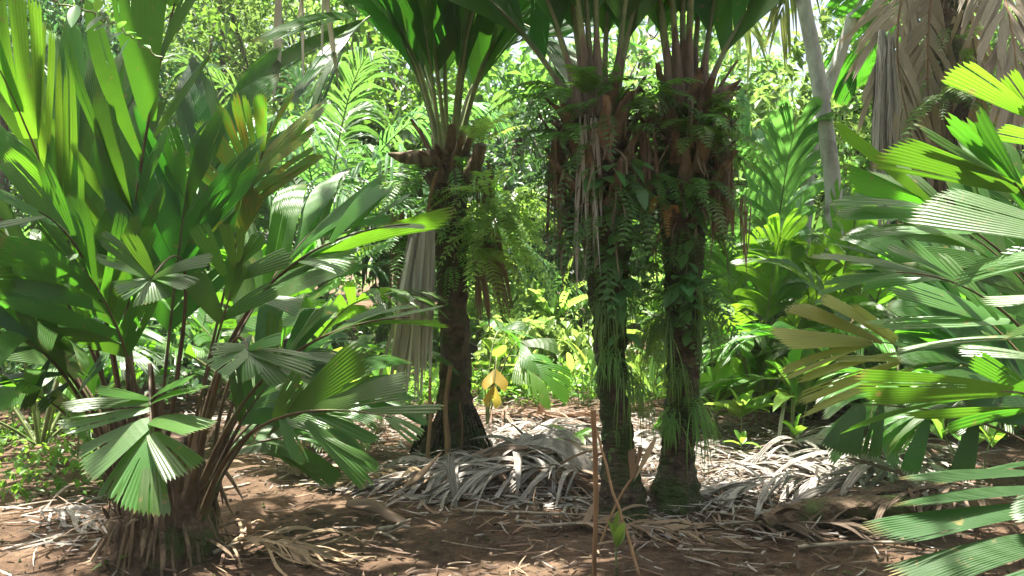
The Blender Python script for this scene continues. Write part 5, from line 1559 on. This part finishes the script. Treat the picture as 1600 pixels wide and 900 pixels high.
TREES = [
    ('dark small-leaved tree behind the tall yellow green frond', 30, 11.5, 6.5, 2.2, 9000, .12, 'tree_c'), ('tree with bright speckled crown above the clump', 330, 15.0, 8.0, 2.6, 11000, .15, 'tree_a'),
    ('shady tree behind the top of the clump', 160, 13.0, 7.5, 2.2, 9000, .13, 'tree_b'), ('bright tree between the clump and the feathery palm', 450, 18.0, 8.5, 2.6, 9000, .17, 'tree_a'),
    ('tree behind the feathery palm', 590, 16.0, 7.5, 2.4, 5000, .24, 'tree_b'), ('blue green shrubby tree in the gap beside the thinner twin palm', 800, 14.5, 4.4, 1.8, 6000, .19, 'tree_c'),
    ('pale tree seen above the gap', 860, 20.0, 7.5, 2.8, 5000, .30, 'tree_b'), ('sunny tree behind the twin crowns', 1020, 18.0, 7.0, 2.6, 4500, .28, 'tree_a'),
    ('thin bright tree under the white sky', 1130, 17.0, 5.4, 2.0, 3600, .26, 'tree_a'), ('bright tree behind the leaning pale stems', 1290, 16.0, 5.6, 2.2, 4200, .25, 'tree_a'),
    ('tree glowing between the brown dead fronds', 1420, 14.5, 6.5, 2.2, 5000, .22, 'tree_a'), ('tree at the edge behind the tall shaggy palm', 1590, 13.0, 6.5, 2.3, 9000, .14, 'tree_b'),
    ('far pale tree above the broad-leaved palm', 1190, 24.0, 7.0, 3.0, 8000, .22, 'tree_a'), ('far tree closing the view behind the dark palm', 700, 23.0, 9.0, 3.2, 9000, .22, 'tree_b'),
    ('far tree behind the speckled crown', 250, 22.0, 10.0, 3.4, 9000, .22, 'tree_a'), ('far tree behind the dark tree at the edge', -60, 18.0, 9.0, 3.0, 9000, .2, 'tree_b'),
    ('far tree behind the edge tree', 1660, 19.0, 8.0, 3.0, 8000, .2, 'tree_a'),
]
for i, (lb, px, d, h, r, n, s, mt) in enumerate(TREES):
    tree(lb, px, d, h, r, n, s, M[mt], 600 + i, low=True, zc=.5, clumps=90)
# the wood beyond
g = np.random.default_rng(99)
mb = MB()
n = 420
cs = []
for i in range(n):
    x = g.uniform(-26, 26)
    y = 30 + g.uniform(-2, 4) - 0.012 * x * x
    cs.append((x, y, 0.8 + g.random() * (6.0 + 2.0 * math.sin(x * .7) + (2.5 if x < -2 else 0))))
leafcloud(mb, np.array(cs), np.full(n, 1.1), 42000, .34, g=g)
tag(mb.build('distant_forest', M['tree_a']), 'distant bright wood closing the view behind the trees', 'forest', kind='stuff')

# ------------------------------------------------------------------ tall trees standing over the clearing, out of the view, that shade its near part
def canopy_tree(label, foot, centre, r, h, n, size, seed):
    g = np.random.default_rng(seed)
    P = V3(foot[0], foot[1], float(gz(*foot)))
    t = thing('canopy_tree', label, 'tree', P, 'tall trees standing over the clearing')
    C = V3(*centre)
    tr = bez(P - UPZ * .1, P * .6 + C * .4 + V3(0, 0, 0.6), C, 14)
    mb = MB()
    tube(mb, tr, np.linspace(.2, .05, 14), 10, jitter=.12)
    cs, rs = [], []
    for i in range(26):
        a, f = g.random() * 6.28, g.random() ** .5
        p = C + V3(math.cos(a) * r * f, math.sin(a) * r * f, g.normal(0, h))
        cs.append(p)
        rs.append(r * g.uniform(.12, .26))
        if i % 2 == 0:
            s_ = tr[int(g.integers(8, 14))]
            tube(mb, bez(s_, .5 * (s_ + p) + V3(0, 0, .2), p, 6), np.linspace(.05, .012, 6), 5, cap=False)
    mb.build('trunk', M['bark_tree'], t, smooth=True)
    m2 = MB()
    leafcloud(m2, np.array(cs), np.array(rs), n, size, g=g, up=.8)
    m2.build('crown', M['tree_b'], t)


canopy_tree('tall tree spreading over the clump', (-4.6, 1.2), (-2.2, 5.2, 7.6), 1.7, .5, 1300, .19, 901)
canopy_tree('tall tree spreading over the twin palms and the near soil', (1.7, -2.2), (-0.7, 5.0, 8.2), 1.5, .5, 2300, .19, 902)

# the forest goes on round the clearing on the side of the viewer
g = np.random.default_rng(123)
mb = MB()
cs = []
for i in range(520):
    a = g.uniform(math.pi * 0.98, math.pi * 2.02)
    r_ = g.uniform(8.5, 12)
    cs.append((math.cos(a) * r_, math.sin(a) * r_ + 3.5, 0.4 + 9 * g.random()))
leafcloud(mb, np.array(cs), np.full(520, 1.0), 26000, .30, g=g)
tag(mb.build('surrounding_forest', M['tree_b']), 'wall of forest foliage round the near side of the clearing', 'forest', kind='stuff')


# ------------------------------------------------------------------ the bright damp air of the clearing
hz, hnt = newmat('humid air')
ho = N(hnt, 'ShaderNodeOutputMaterial')
hv = N(hnt, 'ShaderNodeVolumePrincipled')
hv.inputs['Color'].default_value = (0.93, 0.96, 0.93, 1)
hv.inputs['Density'].default_value = 0.0008
hnt.links.new(hv.outputs[0], ho.inputs['Volume'])
mb = MB()
x0, x1, y0, y1, z0, z1 = -460, 460, -460, 460, -2.0, 16.0
bv = [(x, y, z) for z in (z0, z1) for y in (y0, y1) for x in (x0, x1)]
mb.add(bv, [(0, 2, 3, 1), (4, 5, 7, 6), (0, 1, 5, 4), (2, 6, 7, 3), (0, 4, 6, 2), (1, 3, 7, 5)])
tag(mb.build('haze', hz), 'thin bright humid air filling the clearing', 'haze', kind='stuff')
